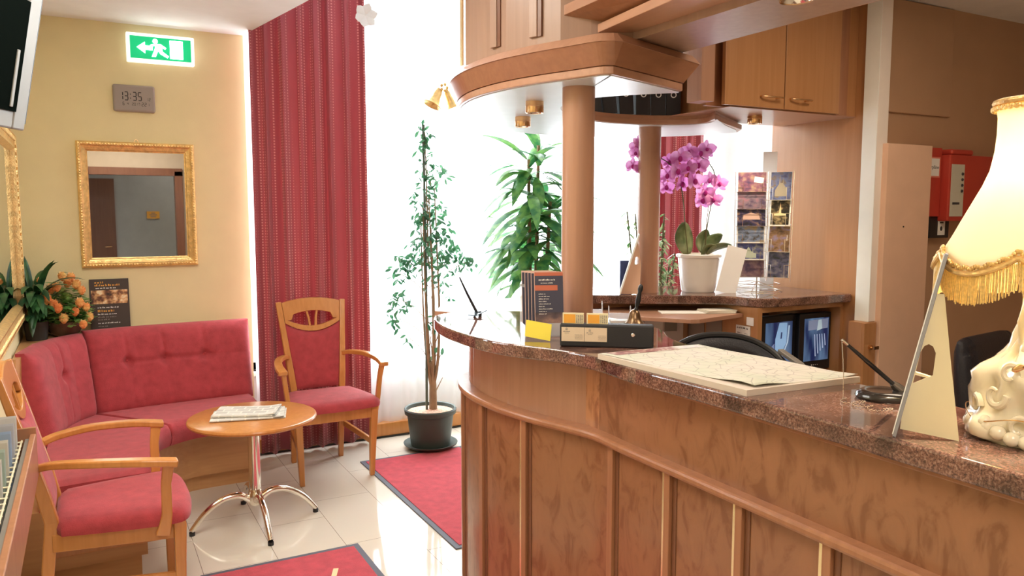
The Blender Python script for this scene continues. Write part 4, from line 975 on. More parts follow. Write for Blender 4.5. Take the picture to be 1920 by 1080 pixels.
# red binder, fire alarm box, small black device
t = thing('red_folder', 'red wall folder with a white label beside the pale tall cabinet', 'folder', (3.925, 2.655, 1.525))
MB().b2(-0.095, 0.080, -0.045, 0, 0, 0.36).build('folder', 'red_box', t, bevel=0.002)
MB().b2(-0.072, 0.066, -0.0468, -0.0452, 0.205, 0.312).build('label_border', plain('salmon_border', (0.75, 0.25, 0.18), 0.6), t)
MB().b2(-0.066, 0.058, -0.048, -0.0468, 0.213, 0.304).build('label', 'paper', t)
text_mesh('Feuerpläne', 0.027, 'ink_dark', t, face_y(-0.005, -0.0483, 0.258))
t = thing('alarm_cabinet', 'red fire alarm box with a pale strip label on the office wall', 'alarm box', (4.20, 2.655, 1.50))
MB().b2(-0.19, 0.30, -0.09, 0, 0.0, 0.35).build('housing', 'red_box', t, bevel=0.006)
MB().b2(-0.17, 0.02, -0.085, 0, 0.35, 0.38).build('domed_top', 'red_box', t, bevel=0.012, seg=4)
MB().b2(-0.178, -0.066, -0.093, -0.0905, 0.025, 0.30).build('strip_label', plain('pale_label', (0.62, 0.60, 0.50), 0.6), t, bevel=0.001)
dm = MB()
for z in (0.25, 0.22, 0.19, 0.16): dm.ball((-0.085, -0.094, z), 0.008, 10, 6)
dm.b2(-0.16, -0.10, -0.0945, -0.093, 0.088, 0.100); dm.build('label_symbols', 'ink_dark', t)
t = thing('key_device', 'small black wall device with a white label under the red folder', 'device', (4.03, 2.655, 1.41))
MB().b2(-0.085, 0.085, -0.035, 0, 0, 0.115).build('housing', 'black', t, bevel=0.004)
MB().b2(-0.015, 0.045, -0.037, -0.0352, 0.015, 0.095).build('label', 'paper', t)
MB().ball((0.012, -0.038, 0.05), 0.010, 10, 6, (1, 0.3, 1.3)).b2(0.0, 0.03, -0.0378, -0.037, 0.078, 0.086).build('label_symbol', 'ink_dark', t)
# black office chair
t = thing('office_chair', 'black leather office chair behind the counter, beside the lamp base', 'chair', (3.715, 2.10, 0))
t.rotation_euler = (0, 0, R(8))
def pad(w, h, d, name, loc, rot, seam=True):
    def fn(sgn):
        def f(u, v):
            x = (u - .5) * w; z = v * h; e = min(u, 1 - u) * w; ev = min(v, 1 - v) * h
            th = d * (1 - math.exp(-e / 0.03)) * (1 - math.exp(-ev / 0.03))
            if sgn > 0: th -= 0.008 * math.exp(-((e - 0.055) / 0.006) ** 2) + 0.008 * math.exp(-((ev - 0.055) / 0.006) ** 2)
            cx = 1 - (2 * u - 1) ** 8 * 0.06
            return (x * (0.93 + 0.07 * math.sin(math.pi * v)), -sgn * (0.01 + th), z * cx + (1 - cx) * h / 2)
        return f
    m = MB().grid(fn(1), 40, 40).grid(fn(-1), 40, 40); W = 41; N = W * W
    for i in range(40): m.f += [(i * W, (i + 1) * W, N + (i + 1) * W, N + i * W), (i * W + 40, (i + 1) * W + 40, N + (i + 1) * W + 40, N + i * W + 40)]
    for j in range(40): m.f += [(j, j + 1, N + j + 1, N + j), (40 * W + j, 40 * W + j + 1, N + 40 * W + j + 1, N + 40 * W + j)]
    o = m.build(name, 'leather', t, smooth=60); o.location = loc; o.rotation_euler = rot; return o
pad(0.56, 0.56, 0.045, 'backrest', (0, 0, 0.42), (R(-6), 0, 0))
pad(0.52, 0.50, 0.045, 'seat', (0, -0.02, 0.45), (R(90), 0, 0))
MB().cyl((0, -0.25, 0.10), 0.028, 0.32).build('gas_column', 'chrome', t, smooth=40)
for a in range(5):
    c, s = math.cos(a * 1.2566), math.sin(a * 1.2566)
    l = MB().bar([(0.02 * c, -0.25 + 0.02 * s, 0.11), (0.28 * c, -0.25 + 0.28 * s, 0.065)], 0.035, 0.03).build('leg', 'black', t, bevel=0.004)
    MB().ball((0.28 * c, -0.25 + 0.28 * s, 0.028), 0.028, 14, 8).build('castor', 'black', l, smooth=True)
for s in (-1, 1): MB().bar([(s * 0.29, -0.35, 0.66), (s * 0.30, -0.10, 0.66)], 0.05, 0.03).tube([(s * 0.27, -0.2, 0.46), (s * 0.30, -0.2, 0.65)], 0.014, 10).build('armrest', 'black', t, bevel=0.006)
# second office chair seen between the counters
t = thing('office_chair', 'black desk chair whose curved backrest shows behind the map', 'chair', (2.33, 2.42, 0))
t.rotation_euler = (0, 0, R(-35))
def bowed(u, v):
    a = (u - .5) * 2.0; return (0.30 * math.sin(a), 0.18 - 0.26 * (1 - math.cos(a)), 0.46 + 0.54 * v - 0.10 * abs(2 * u - 1) ** 2.2 * v)
m = MB().grid(bowed, 30, 12); m.build('backrest', 'leather', t, smooth=60, solid=0.045)
MB().tube([bowed(i / 30, 1.02) for i in range(31)], 0.014, 8).build('backrest_rim', 'black', t, smooth=True)
MB().box((0, -0.03, 0.46), (0.48, 0.46, 0.08)).build('seat', 'leather', t, bevel=0.03, seg=4)
MB().cyl((0, -0.03, 0.08), 0.028, 0.34).build('gas_column', 'chrome', t)
for a in range(5):
    c, s = math.cos(a * 1.2566), math.sin(a * 1.2566)
    MB().bar([(0.02 * c, -0.03 + 0.02 * s, 0.10), (0.27 * c, -0.03 + 0.27 * s, 0.03)], 0.035, 0.03).ball((0.27 * c, -0.03 + 0.27 * s, 0.026), 0.026, 12, 7).build('leg', 'black', t)
MB().bar([(0.24, 0.10, 0.96), (0.30, 0.00, 0.92), (0.325, -0.12, 0.87)], 0.03, 0.016).build('arm_trim', 'silver', t, bevel=0.003)

# ================================================================ THINGS ON THE FRONT COUNTER
ZC = 1.1302
rnd = random.Random(21)
def crown(m, x, y, z, s):
    for k in (-1, 0, 1): m.b2(x + k * s * .38 - s * .06, x + k * s * .38 + s * .06, y - .0003, y, z, z + s * (.75 if k else .95))
    m.b2(x - s * .5, x + s * .5, y - .0003, y, z - s * .12, z); m.box((x - s * .2, y, z + s * .3), (s * .5, .0003, s * .09), (0, R(50), 0)); m.box((x + s * .2, y, z + s * .3), (s * .5, .0003, s * .09), (0, R(-50), 0))
    return m
# black business-card holder
t = thing('card_holder', 'black business card holder with two ivory cards in its front window, by the column', 'card holder', (1.400, 1.972, ZC), R(-38.0))
L_ = 0.289
MB().b2(-L_ / 2, L_ / 2, 0, 0.045, 0, 0.072).build('body', 'black_matte', t, bevel=0.006, seg=3)
for k, (x0, x1) in enumerate(((-0.139, -0.069), (-0.067, 0.079 - 0.075))):
    x1 = x0 + (0.071 if k == 0 else 0.069)
    c = MB().b2(x0, x1, -0.0012, -0.0004, 0.018, 0.062).build('business_card', plain('ivory_card', (0.80, 0.66, 0.50), 0.7), t)
    m = crown(MB(), x0 + 0.016, -0.0013, 0.054 - 0.003 * k, 0.0075)
    word_bars(m, x0 + 0.005, x0 + 0.027, 0.0475 - 0.003 * k, 0.003, -0.0013, rnd, .001); word_bars(m, x0 + 0.010, x0 + 0.024, 0.043 - 0.003 * k, 0.0018, -0.0013, rnd, .001)
    for q in range(4): word_bars(m, x0 + 0.042, x0 + 0.066, 0.038 - 0.0042 * q - .002 * k, 0.0016, -0.0013, rnd, .001)
    m.build('card_print', 'ink', c)
st = MB().lathe([(0, 0), (0.0055, 0), (0.006, 0.001), (0.0045, 0.002), (0, 0.002)], (0, 0, 0), 16).build('screw', 'chrome', t); st.matrix_local = Matrix.Translation((0.082, -0.0005, 0.042)) @ Euler((R(90), 0, 0)).to_matrix().to_4x4()
for x0 in (-0.137, -0.062):
    cs = MB()
    for q in range(5): cs.b2(x0, x0 + 0.066, 0.010 + q * .0022, 0.0115 + q * .0022, 0.03, 0.105)
    ca = cs.build('card_stack', plain('pale_card', (0.85, 0.77, 0.52), 0.7), t)
    MB().b2(x0 + 0.004, x0 + 0.040, 0.0090, 0.0098, 0.074, 0.101).build('orange_field', 'orange', ca)
    m = MB()
    for q in range(4):
        word_bars(m, 0, 0.026, 0, 0.0035, 0, rnd, .001) if q < 0 else None
        for w_ in range(6):
            hh = rnd.choice((.002, .0032)); m.b2(x0 + 0.043 + q * .0055, x0 + 0.046 + q * .0055 , 0.0090, 0.0098, 0.075 + w_ * .0042, 0.075 + w_ * .0042 + hh)
    m.build('card_print', 'ink', ca)
# leaflet holder with leaflets
t = thing('leaflet_holder', 'clear holder full of dark concert leaflets, left of the thick column', 'leaflets', (1.352, 2.262, ZC), R(-20))
MB().b2(-0.068, 0.070, -0.012, -0.0105, 0.004, 0.045).b2(-0.068, 0.070, -0.012, 0.085, 0, 0.003).b2(-0.072, 0.074, 0.084, 0.0865, 0, 0.17).b2(-0.0705, -0.069, -0.012, 0.085, 0, 0.04).b2(0.069, 0.0705, -0.012, 0.085, 0, 0.04).build('acrylic_holder', 'acrylic', t)
M['leaf_photo'] = ramp3('leaflet_photo', [(0.03, 0.02, 0.03), (0.12, 0.08, 0.09), (0.42, 0.24, 0.18)], 14, 0.4)
for q in range(5):
    lf = MB().box((0, 0, 0.108), (0.100, 0.003, 0.212)).build('leaflet', plain('leaflet_edge_pink', (0.72, 0.50, 0.42), 0.6), t)
    lf.location = (0.018 - 0.0085 * q, 0.004 + 0.015 * q, 0.004); lf.rotation_euler = (R(-8), 0, 0)
    MB().b2(-0.0485, 0.0495, -0.0018, -0.0015, 0.003, 0.208).build('front_print', plain('leaflet_front', (0.055, 0.055, 0.095), 0.4), lf)
    if q == 0:
        MB().b2(-0.049, 0.049, -0.0022, -0.0016, 0.005, 0.075).build('photo', 'leaf_photo', lf)
        MB().b2(-0.049, 0.030, -0.0022, -0.0016, 0.150, 0.168).b2(-0.049, 0.049, -0.0022, -0.0016, 0.200, 0.212).build('red_band', plain('leaflet_red', (0.60, 0.16, 0.09), 0.5), lf)
        m = MB(); word_bars(m, -0.035, 0.022, 0.184, 0.006, -0.0020, rnd, .002); word_bars(m, -0.028, 0.015, 0.174, 0.004, -0.0020, rnd, .002)
        for k in range(9): word_bars(m, -0.036, -0.036 + rnd.uniform(.02, .05), 0.137 - k * .0085, 0.0032, -0.0020, rnd, .002)
        m.build('text_lines', 'paper', lf)
t = tag(MB().b2(-0.05, 0.05, 0, 0.0012, 0, 0.055).build('yellow_card', 'yellow'), 'plain yellow card standing in front of the leaflet holder', 'card', loc=(1.283, 2.195, ZC + 0.006), rz=R(-64)); t.rotation_euler = (R(-4), R(4), R(-64))
# pens
def pen_stand(lab, x, y, tip, kind):
    t = thing('desk_pen', lab, 'pen', (x, y, ZC))
    tv = Vector(tip) - Vector((x, y, ZC))
    if kind:
        MB().lathe([(0, 0), (0.050, 0), (0.053, 0.006), (0.050, 0.014), (0.040, 0.020), (0.028, 0.018), (0, 0.017)], (0, 0, 0), 36, lambda r, z, th: (r * (1 + 0.12 * abs(math.cos(th + .6))), z)).build('base', plain('gloss_black', (0.02, 0.017, 0.016), 0.12), t, smooth=50)
        b0_ = Vector((0.040, -0.02, 0.014)); d = (tv - b0_).normalized()
        MB().tube([b0_ - d * 0.005, b0_ + d * 0.022, b0_ + d * 0.034], [0.013, 0.0105, 0.007], 14).build('socket', plain('gunmetal', (0.25, 0.22, 0.20), 0.25, 0.8), t, smooth=50)
        MB().tube([b0_ + d * 0.03, b0_ + (tv - b0_) * 0.5, tv - d * 0.018], [0.0048, 0.0052, 0.0036], 12).build('pen', 'black', t, smooth=50)
        MB().tube([tv - d * 0.020, tv], 0.0034, 10).build('pen_cap', 'chrome', t)
        MB().box((-0.047, 0.0, 0.009), (0.012, 0.022, 0.011)).build('clip', 'chrome', t, bevel=0.002)
        ch = MB(); p0_ = tv.copy(); p1_ = Vector((-0.095, 0.03, 0.002)); n = 46
        for i in range(n): ch.ball(p0_.lerp(p1_, i / (n - 1)) + Vector((0.003, 0, 0)) * math.sin(math.pi * i / (n - 1)), 0.00135, 6, 4)
        for i in range(150):
            u = i / 149; a = u * 6.28 * 3.2; r = 0.010 + 0.018 * abs(math.sin(u * 5)); c = p1_.lerp(Vector((-0.105, -0.085, 0.002)), u)
            ch.ball((c.x + r * math.cos(a), c.y + 0.5 * r * math.sin(a), 0.0018 + 0.001 * (i % 3)), 0.00135, 6, 4)
        ch.build('ball_chain', 'chrome', t, smooth=True)
    else:
        MB().b2(-0.045, 0.045, -0.022, 0.022, 0.012, 0.016).build('plate', plain('smoked_plastic', (0.06, 0.09, 0.12), 0.15), t, bevel=0.002).rotation_euler = (0, R(-8), R(35))
        MB().tube([(-0.015, 0, 0), (-0.01, 0, 0.014)], 0.006, 10).tube([(0.012, 0.0, 0), (0.008, 0, 0.02)], 0.008, 10).build('foot', 'black', t)
        d = tv.normalized(); MB().tube([Vector((0, 0, .008)), tv * .6, tv], [0.006, 0.005, 0.003], 12).build('pen', 'black', t, smooth=50)
    return t
pen_stand('black desk pen leaning left in a rounded base with a ball chain, beside the map', 1.565, 1.130, (1.458, 1.160, 1.268), 1)
pen_stand('small black desk pen stand at the far left tip of the front counter', 1.375, 2.83, (1.300, 2.84, 1.290), 0)
# map pad
def map_mat():
    m, n, l, b = new_mat('city_map')
    tc = n.new('ShaderNodeTexCoord'); v = n.new('ShaderNodeTexVoronoi'); v.feature = 'DISTANCE_TO_EDGE'; v.inputs['Scale'].default_value = 26
    l.new(tc.outputs['Object'], v.inputs['Vector'])
    r = n.new('ShaderNodeValToRGB'); r.color_ramp.elements[0].position = 0.0; r.color_ramp.elements[0].color = (0.40, 0.36, 0.34, 1); r.color_ramp.elements[1].position = 0.045; r.color_ramp.elements[1].color = (0.64, 0.60, 0.54, 1)
    l.new(v.outputs[0], r.inputs[0])
    w = n.new('ShaderNodeTexNoise'); w.inputs['Scale'].default_value = 7; l.new(tc.outputs['Object'], w.inputs['Vector'])
    r2 = n.new('ShaderNodeValToRGB'); r2.color_ramp.elements[0].position = 0.35; r2.color_ramp.elements[0].color = (0.88, 0.98, 0.90, 1); r2.color_ramp.elements[1].position = 0.6; r2.color_ramp.elements[1].color = (1, 1, 1, 1)
    l.new(w.outputs[0], r2.inputs[0])
    mx = n.new('ShaderNodeMixRGB'); mx.blend_type = 'MULTIPLY'; mx.inputs[0].default_value = 1; l.new(r.outputs[0], mx.inputs[1]); l.new(r2.outputs[0], mx.inputs[2])
    l.new(mx.outputs[0], b.inputs['Base Color']); b.inputs['Roughness'].default_value = 0.7; return m
P4 = [(1.272, 1.832), (1.630, 1.815), (1.664, 1.266), (1.308, 1.290)]
cx, cy = 1.47, 1.55
t = thing('map_pad', 'thick tear-off pad of city maps on the front counter', 'map', (cx, cy, ZC))
MB().prism([(x - cx, y - cy) for x, y in P4], 0.0, 0.0145).build('pad', plain('pad_paper', (0.62, 0.54, 0.47), 0.8), t)
def mp_(u, v):
    a, b_, c, d = [Vector((x - cx, y - cy)) for x, y in P4]
    # u: from far end to the near end, v: from front edge to back edge
    p = (a.lerp(d, u)).lerp(b_.lerp(c, u), v)
    ins = 0.020 * u if v < 0.01 else 0
    p += Vector((0.030 * u * (1 - v) + 0.004, 0.010 * u))
    z = 0.0152 + 0.0010 * math.sin(9 * u + 3 * v)
    k = math.exp(-((u - 0.93) / 0.10) ** 2 - ((v - 0.10) / 0.16) ** 2); z += 0.010 * k
    k2 = math.exp(-((u - 1.0) / 0.08) ** 2 - ((v - 0.98) / 0.10) ** 2); z += 0.004 * k2
    return (p.x, p.y, z)
MB().grid(mp_, 50, 40).build('top_map_sheet', map_mat(), t, smooth=60, solid=0.0006)
def mh_(u, v):
    x, y, z = mp_(u * 0.085 + 0.01, 0.06 + v * 0.62); return (x, y, z + 0.0009)
MB().grid(mh_, 4, 30).build('map_legend', ramp3('map_legend_print', [(0.22, 0.10, 0.10), (0.34, 0.16, 0.15), (0.62, 0.55, 0.48)], 55, 0.6), t, smooth=60)
def mh2_(u, v):
    x, y, z = mp_(u * 0.07 + 0.01, 0.70 + v * 0.26); return (x, y, z + 0.0009)
MB().grid(mh2_, 4, 12).build('map_legend', ramp3('map_legend_blue', [(0.45, 0.42, 0.50), (0.68, 0.64, 0.62), (0.75, 0.70, 0.65)], 60, 0.6), t, smooth=60)
# hand bell
t = thing('hand_bell', 'brass hand bell with a black handle behind the card holder', 'bell', (1.772, 2.318, ZC))
MB().lathe([(0.030, 0), (0.036, 0.002), (0.037, 0.006), (0.033, 0.013), (0.026, 0.021), (0.022, 0.034), (0.019, 0.048), (0.014, 0.056), (0.006, 0.060), (0, 0.061)], (0, 0, 0), 36).build('bell', plain('aged_brass', (0.27, 0.175, 0.10), 0.28, 0.9), t, smooth=60)
hd = MB().lathe([(0, 0.055), (0.007, 0.058), (0.0075, 0.066), (0.005, 0.070), (0.0075, 0.078), (0.0095, 0.095), (0.0085, 0.115), (0.0065, 0.125), (0.0095, 0.138), (0.0085, 0.150), (0.004, 0.156), (0, 0.157)], (0, 0, 0), 20).build('handle', 'black', t, smooth=60)
hd.rotation_euler = (R(5), R(9), 0); hd.location = (-0.006, 0, -0.001)
# clear plastic card trays
for i, (x, y, rz, hh, lab) in enumerate(((1.705, 2.50, R(-30), 0.075, 'clear plastic tray with rounded back, right behind the thick column'), (1.755, 2.385, R(-30), 0.065, 'clear plastic tray with one pointed side, left of the hand bell'))):
    t = thing('clear_tray', lab, 'tray', (x, y, ZC), rz, 'clear plastic trays')
    side = [(-0.03, 0), (0.03, 0), (0.03, hh * .25), (0.005, hh * .45), (-0.01, hh * .95), (-0.025, hh), (-0.03, hh * .8)]
    MB().extrude([(-0.042, -yy, zz) for yy, zz in side], (0.0025, 0, 0)).extrude([(0.04, -yy, zz) for yy, zz in side], (0.0025, 0, 0)).b2(-0.042, 0.042, -0.03, 0.03, 0, 0.003).b2(-0.042, 0.042, 0.027, 0.030, 0, hh * .55).build('holder', 'acrylic', t)
    MB().b2(-0.037, 0.037, -0.026, 0.022, 0.004, 0.014).build('card_pile', 'sheet_white', t)
# easel-backed counter sign seen edge on
def easel(lab, loc, rz, w, h, lean, mats):
    """sign plate faces local -Y, strut behind it"""
    t = thing('counter_sign', lab, 'sign', loc, rz)
    o = MB().b2(-w / 2, w / 2, -0.003, 0.003, 0, h).build('plate', mats[0], t, bevel=0.001); o.rotation_euler = (R(-lean), 0, 0)
    o2 = MB().b2(-w / 2, w / 2, -0.0048, -0.0031, 0.004, h - 0.004).build('face_sheet', 'paper', t); o2.rotation_euler = (R(-lean), 0, 0)
    return t
M['frosted_edge'] = plain('frosted_plate_edge', (0.38, 0.39, 0.46), 0.25, 0.5)
t = easel('tilted counter sign seen edge-on with a cream cardboard easel strut, left of the lamp', (1.375, 0.960, ZC), R(212.3), 0.148, 0.352, 11.5, ('frosted_edge',))
S0 = Vector((0, 0.006, 0))
ln = math.tan(R(11.5))
outl = [(0.008, 0.010), (0.106, 0.0), (0.084, 0.16), (0.070, 0.27), (0.056, 0.27), (0.012, 0.06)]
hole = [(0.026, 0.100), (0.058, 0.118), (0.061, 0.160), (0.056, 0.172), (0.049, 0.176), (0.042, 0.172), (0.036, 0.16)]
bm_ = bmesh.new(); vo = [bm_.verts.new((0, y, z)) for y, z in outl]; vh = [bm_.verts.new((0, y, z)) for y, z in hole]
ed = [bm_.edges.new((vo[i], vo[(i + 1) % len(vo)])) for i in range(len(vo))] + [bm_.edges.new((vh[i], vh[(i + 1) % len(vh)])) for i in range(len(vh))]
bmesh.ops.triangle_fill(bm_, use_beauty=True, use_dissolve=False, edges=ed)
me = bpy.data.meshes.new('easel_strut'); bm_.to_mesh(me); bm_.free(); me.materials.append(M['cream_board'])
so = bpy.data.objects.new('easel_strut', me); COL.objects.link(so); so.parent = t; so.location = (0.045, 0, 0); k = so.modifiers.new('solid', 'SOLIDIFY'); k.thickness = 0.002
MB().extrude([(0, 0.026, 0.116), (0, 0.064, 0.108), (0, 0.064, 0.112), (0, 0.026, 0.121)], (0.012, 0, 0)).build('easel_tab', 'cream_board', t).location = (0.030, 0, 0)

# ================================================================ TABLE LAMP
LX, LY_ = 1.520, 0.800
t = thing('table_lamp', 'lit table lamp with fringed cream shade and white porcelain figure base, right edge', 'lamp', (LX, LY_, ZC))
def lump(r, z, th):
    n_ = 0.012 * math.sin(3 * th + 22 * z) + 0.008 * math.sin(5 * th - 35 * z + 1) + 0.005 * math.sin(9 * th + 60 * z)
    return (max(0.0, r + n_ * min(1, z / 0.012) * (1 if r > 0.01 else 0)), z)
MB().lathe([(0, 0), (0.095, 0), (0.108, 0.010), (0.110, 0.028), (0.104, 0.040), (0.094, 0.048), (0.092, 0.070), (0.096, 0.085), (0.088, 0.105), (0.092, 0.118), (0.080, 0.134), (0.062, 0.148), (0.046, 0.160), (0.034, 0.175), (0.024, 0.195), (0.017, 0.22), (0.015, 0.26), (0.016, 0.30), (0, 0.30)], (0, 0, 0), 72, lump).build('porcelain_base', 'ivory', t, smooth=70).scale = (0.86, 0.86, 1)
sw = MB()
def swirl(cx_, z_, s, turn, a0):
    pts = []
    for i in range(26):
        u = i / 25; a = u * 5.2 * turn; r = s * (1 - 0.72 * u)
        pts.append((a0 + r * math.cos(a) / 0.10, z_ + r * math.sin(a)))
    return [(0.098 * math.cos(p[0]) , 0.098 * math.sin(p[0]), p[1]) for p in pts]
for (z_, s, tn, a0) in ((0.035, 0.024, 1, 3.5), (0.10, 0.026, -1, 3.9), (0.055, 0.028, 1, 4.4), (0.13, 0.024, 1, 3.3), (0.09, 0.026, -1, 3.0), (0.06, 0.02, 1, 5.0), (0.12, 0.024, -1, 4.6), (0.06, 0.022, 1, 2.4)):
    sw.tube(swirl(0, z_, s, tn, a0), [0.0075 * (1 - 0.5 * i / 25) for i in range(26)], 8)
for k in range(24):
    a = k * 0.2618; sw.ball((0.102 * math.cos(a), 0.102 * math.sin(a), 0.022 + 0.010 * math.sin(3 * a)), 0.017, 10, 7, (1, 1, 0.8))
sw.ball((-0.100, 0.030, 0.035), 0.014, 12, 8).ball((-0.02, -0.02, 0.165), 0.030, 14, 10).ball((0.02, -0.055, 0.145), 0.034, 14, 10, (1.3, .8, .9)).ball((-0.050, -0.045, 0.135), 0.028, 14, 10, (0.8, .8, 1.3))
sw.build('scroll_relief', 'ivory', t, smooth=True).scale = (0.86, 0.86, 1)
gd = MB()
for (a, z_, l_) in ((4.05, 0.10, 0.035), (3.45, 0.145, 0.02), (4.6, 0.16, 0.02), (3.75, 0.05, 0.015)):
    gd.ball((0.101 * math.cos(a), 0.101 * math.sin(a), z_), l_ * .5, 10, 6, (0.5, 1.4, 0.7), (R(30), 0, a))
pts = [(0.1125 * math.cos(a / 10), 0.1125 * math.sin(a / 10), 0.045 + 0.008 * math.sin(a / 2.5)) for a in range(18, 58)]
gd.tube(pts, 0.0012, 6); gd.build('gold_accents', 'brass', t, smooth=True).scale = (0.87, 0.87, 1)
MB().tube([(0, 0, 0.29), (0, 0, 0.47)], 0.006, 12).tube([(0, 0, 0.34), (0, 0, 0.40)], 0.014, 16).build('stem', 'brass', t)
def shade_mat():
    m, n, l, b = new_mat('lamp_shade_silk'); b.inputs['Base Color'].default_value = (0.95, 0.90, 0.76, 1); b.inputs['Roughness'].default_value = 0.9
    t_ = n.new('ShaderNodeBsdfTranslucent'); t_.inputs[0].default_value = (1.0, 0.95, 0.82, 1)
    a = n.new('ShaderNodeMixShader'); a.inputs[0].default_value = 0.6; l.new(b.outputs[0], a.inputs[1]); l.new(t_.outputs[0], a.inputs[2]); l.new(a.outputs[0], n['Material Output'].inputs[0]); return m
prof = [(0.160, 0.345), (0.147, 0.368), (0.135, 0.387), (0.122, 0.410), (0.106, 0.437), (0.091, 0.466), (0.080, 0.495), (0.074, 0.530), (0.072, 0.560), (0.072, 0.590), (0.076, 0.615)]
NS = 6
def sc_(th):   # 0 at a cusp, 1 in the middle of a scallop
    u = ((th - R(199)) / (2 * math.pi) * NS) % 1.0; return math.sin(math.pi * u) ** 0.8
def shf(r, z, th):
    k = max(0, 1 - (z - 0.345) / 0.10); s = sc_(th)
    return (r * (1 + 0.05 * (s - .5) * min(1, k + .25)) , z - 0.034 * s * k)
MB().lathe(prof, (0, 0, 0), 144, shf).build('lamp_shade', shade_mat(), t, smooth=70, solid=0.001)
def edge(th, dz=0.0, dr=0.0):
    r, z = shf(0.160, 0.345, th); r += dr; return Vector((r * math.cos(th), r * math.sin(th), z + dz))
tm = MB(); tm.tube([edge(2 * math.pi * k / 180, 0.0, 0.002) for k in range(181)], 0.0052, 8)
for k in range(240): tm.ball(edge(2 * math.pi * k / 240, 0.010 + 0.002 * math.sin(k * 1.3), 0.000) * 1.0, 0.0042, 6, 4)
tm.build('braid_trim', 'gold', t, smooth=True)
tt_ = MB(); tt_.tube([(0.0775 * math.cos(2 * math.pi * k / 60), 0.0775 * math.sin(2 * math.pi * k / 60), 0.616) for k in range(61)], 0.0062, 8)
for k in range(90): a = 2 * math.pi * k / 90; tt_.ball((0.081 * math.cos(a), 0.081 * math.sin(a), 0.604 + 0.002 * (k % 2)), 0.0042, 6, 4)
tt_.build('top_braid', 'gold', t, smooth=True)
fg = MB(); N = 430
for k in range(N):
    th = 2 * math.pi * k / N; p = edge(th, -0.003); ln_ = 0.052 + rnd.uniform(-.003, .003)
    q = p + Vector((rnd.uniform(-.0015, .0015), rnd.uniform(-.0015, .0015), -ln_)); fg.tube([p, (p + q) / 2 + Vector((0.0008, 0, 0)), q], 0.00125, 4, cap=False)
fg.build('fringe', plain('gold_thread', (0.85, 0.60, 0.22), 0.35, 0.35, var=0.2, vscale=200), t, smooth=True, kind='stuff')
MB().ball((0, 0, 0.44), 0.028, 16, 12, (1, 1, 1.25)).build('bulb', emit('lamp_bulb', (1, 0.80, 0.50), 6), t, smooth=True)
pl = bpy.data.lights.new('lamp_glow', 'POINT'); pl.energy = 24; pl.color = (1, 0.86, 0.62); pl.shadow_soft_size = 0.032
po = bpy.data.objects.new('lamp_glow', pl); COL.objects.link(po); po.parent = t; po.location = (0, 0, 0.485)

# ================================================================ REAR COUNTER THINGS
RV = Vector((0.8793, -0.4763, 0))
t = thing('orchid', 'pink orchid in a white glazed pot on the rear counter', 'plant', (2.835, 3.165, ZC))
MB().lathe([(0, 0), (0.082, 0), (0.088, 0.008), (0.094, 0.05), (0.103, 0.13), (0.108, 0.178), (0.117, 0.184), (0.118, 0.196), (0.108, 0.200), (0.103, 0.190), (0.098, 0.165), (0, 0.165)], (0, 0, 0), 48).build('pot', 'pot_white', t, smooth=40)
MB().lathe([(0, 0), (0.096, 0.0), (0.09, 0.012), (0, 0.018)], (0, 0, 0.166), 24).build('bark_chips', 'soil', t)
def OP(dx, y_, dd=0.0): return RV * ((dx - 1307) * 0.00282) + Vector((0.476, 0.879, 0)) * dd + Vector((0, 0, 1.55 - (y_ - 397) * 0.00282 - ZC))
lv = MB()
def bigleaf(a, b_, w, tilt):
    p0, p1 = OP(*a), OP(*b_); d = (p1 - p0); L = d.length; side = RV * math.cos(tilt) + Vector((0.3, 0.8, 0.2)) * math.sin(tilt); d.normalize(); side = (side - d * side.dot(d)).normalized(); nrm = d.cross(side)
    def f(u, v):
        ww = w * (math.sin(math.pi * (0.06 + 0.92 * u)) ** 0.6); return p0 + d * L * u + side * (v - .5) * ww + nrm * (0.10 * w * abs(2 * v - 1) + 0.02 * math.sin(3 * u))
    lv.grid(f, 12, 6)
bigleaf((1287, 476), (1280, 416), 0.105, 0.3); bigleaf((1316, 474), (1322, 430), 0.085, 0.3); bigleaf((1320, 478, -.02), (1366, 462, -.03), 0.075, 0.35); bigleaf((1316, 474), (1352, 440, .01), 0.080, 0.3); bigleaf((1312, 480, -.02), (1338, 462, -.04), 0.07, 0.4)
lv.build('leaves', 'leaf_orchid', t, smooth=True, solid=0.002)
s1 = catmull([OP(1287, 478), OP(1280, 420), OP(1275, 370), OP(1265, 330), OP(1248, 308), OP(1228, 296), OP(1210, 285), OP(1196, 262)], 5)
s2 = catmull([OP(1318, 478), OP(1322, 420), OP(1330, 370), OP(1333, 330), OP(1322, 308), OP(1305, 295)], 5)
s3 = catmull([OP(1318, 470), OP(1321, 420, .01), OP(1324, 385, .01), OP(1327, 355, .01)], 4)
MB().tube(s1, 0.0028, 8).build('stem', 'stem', t, smooth=True); MB().tube(s2, 0.0028, 8).build('stem', 'stem', t, smooth=True); MB().tube(s3, 0.0022, 8).build('stem', 'bark', t, smooth=True)
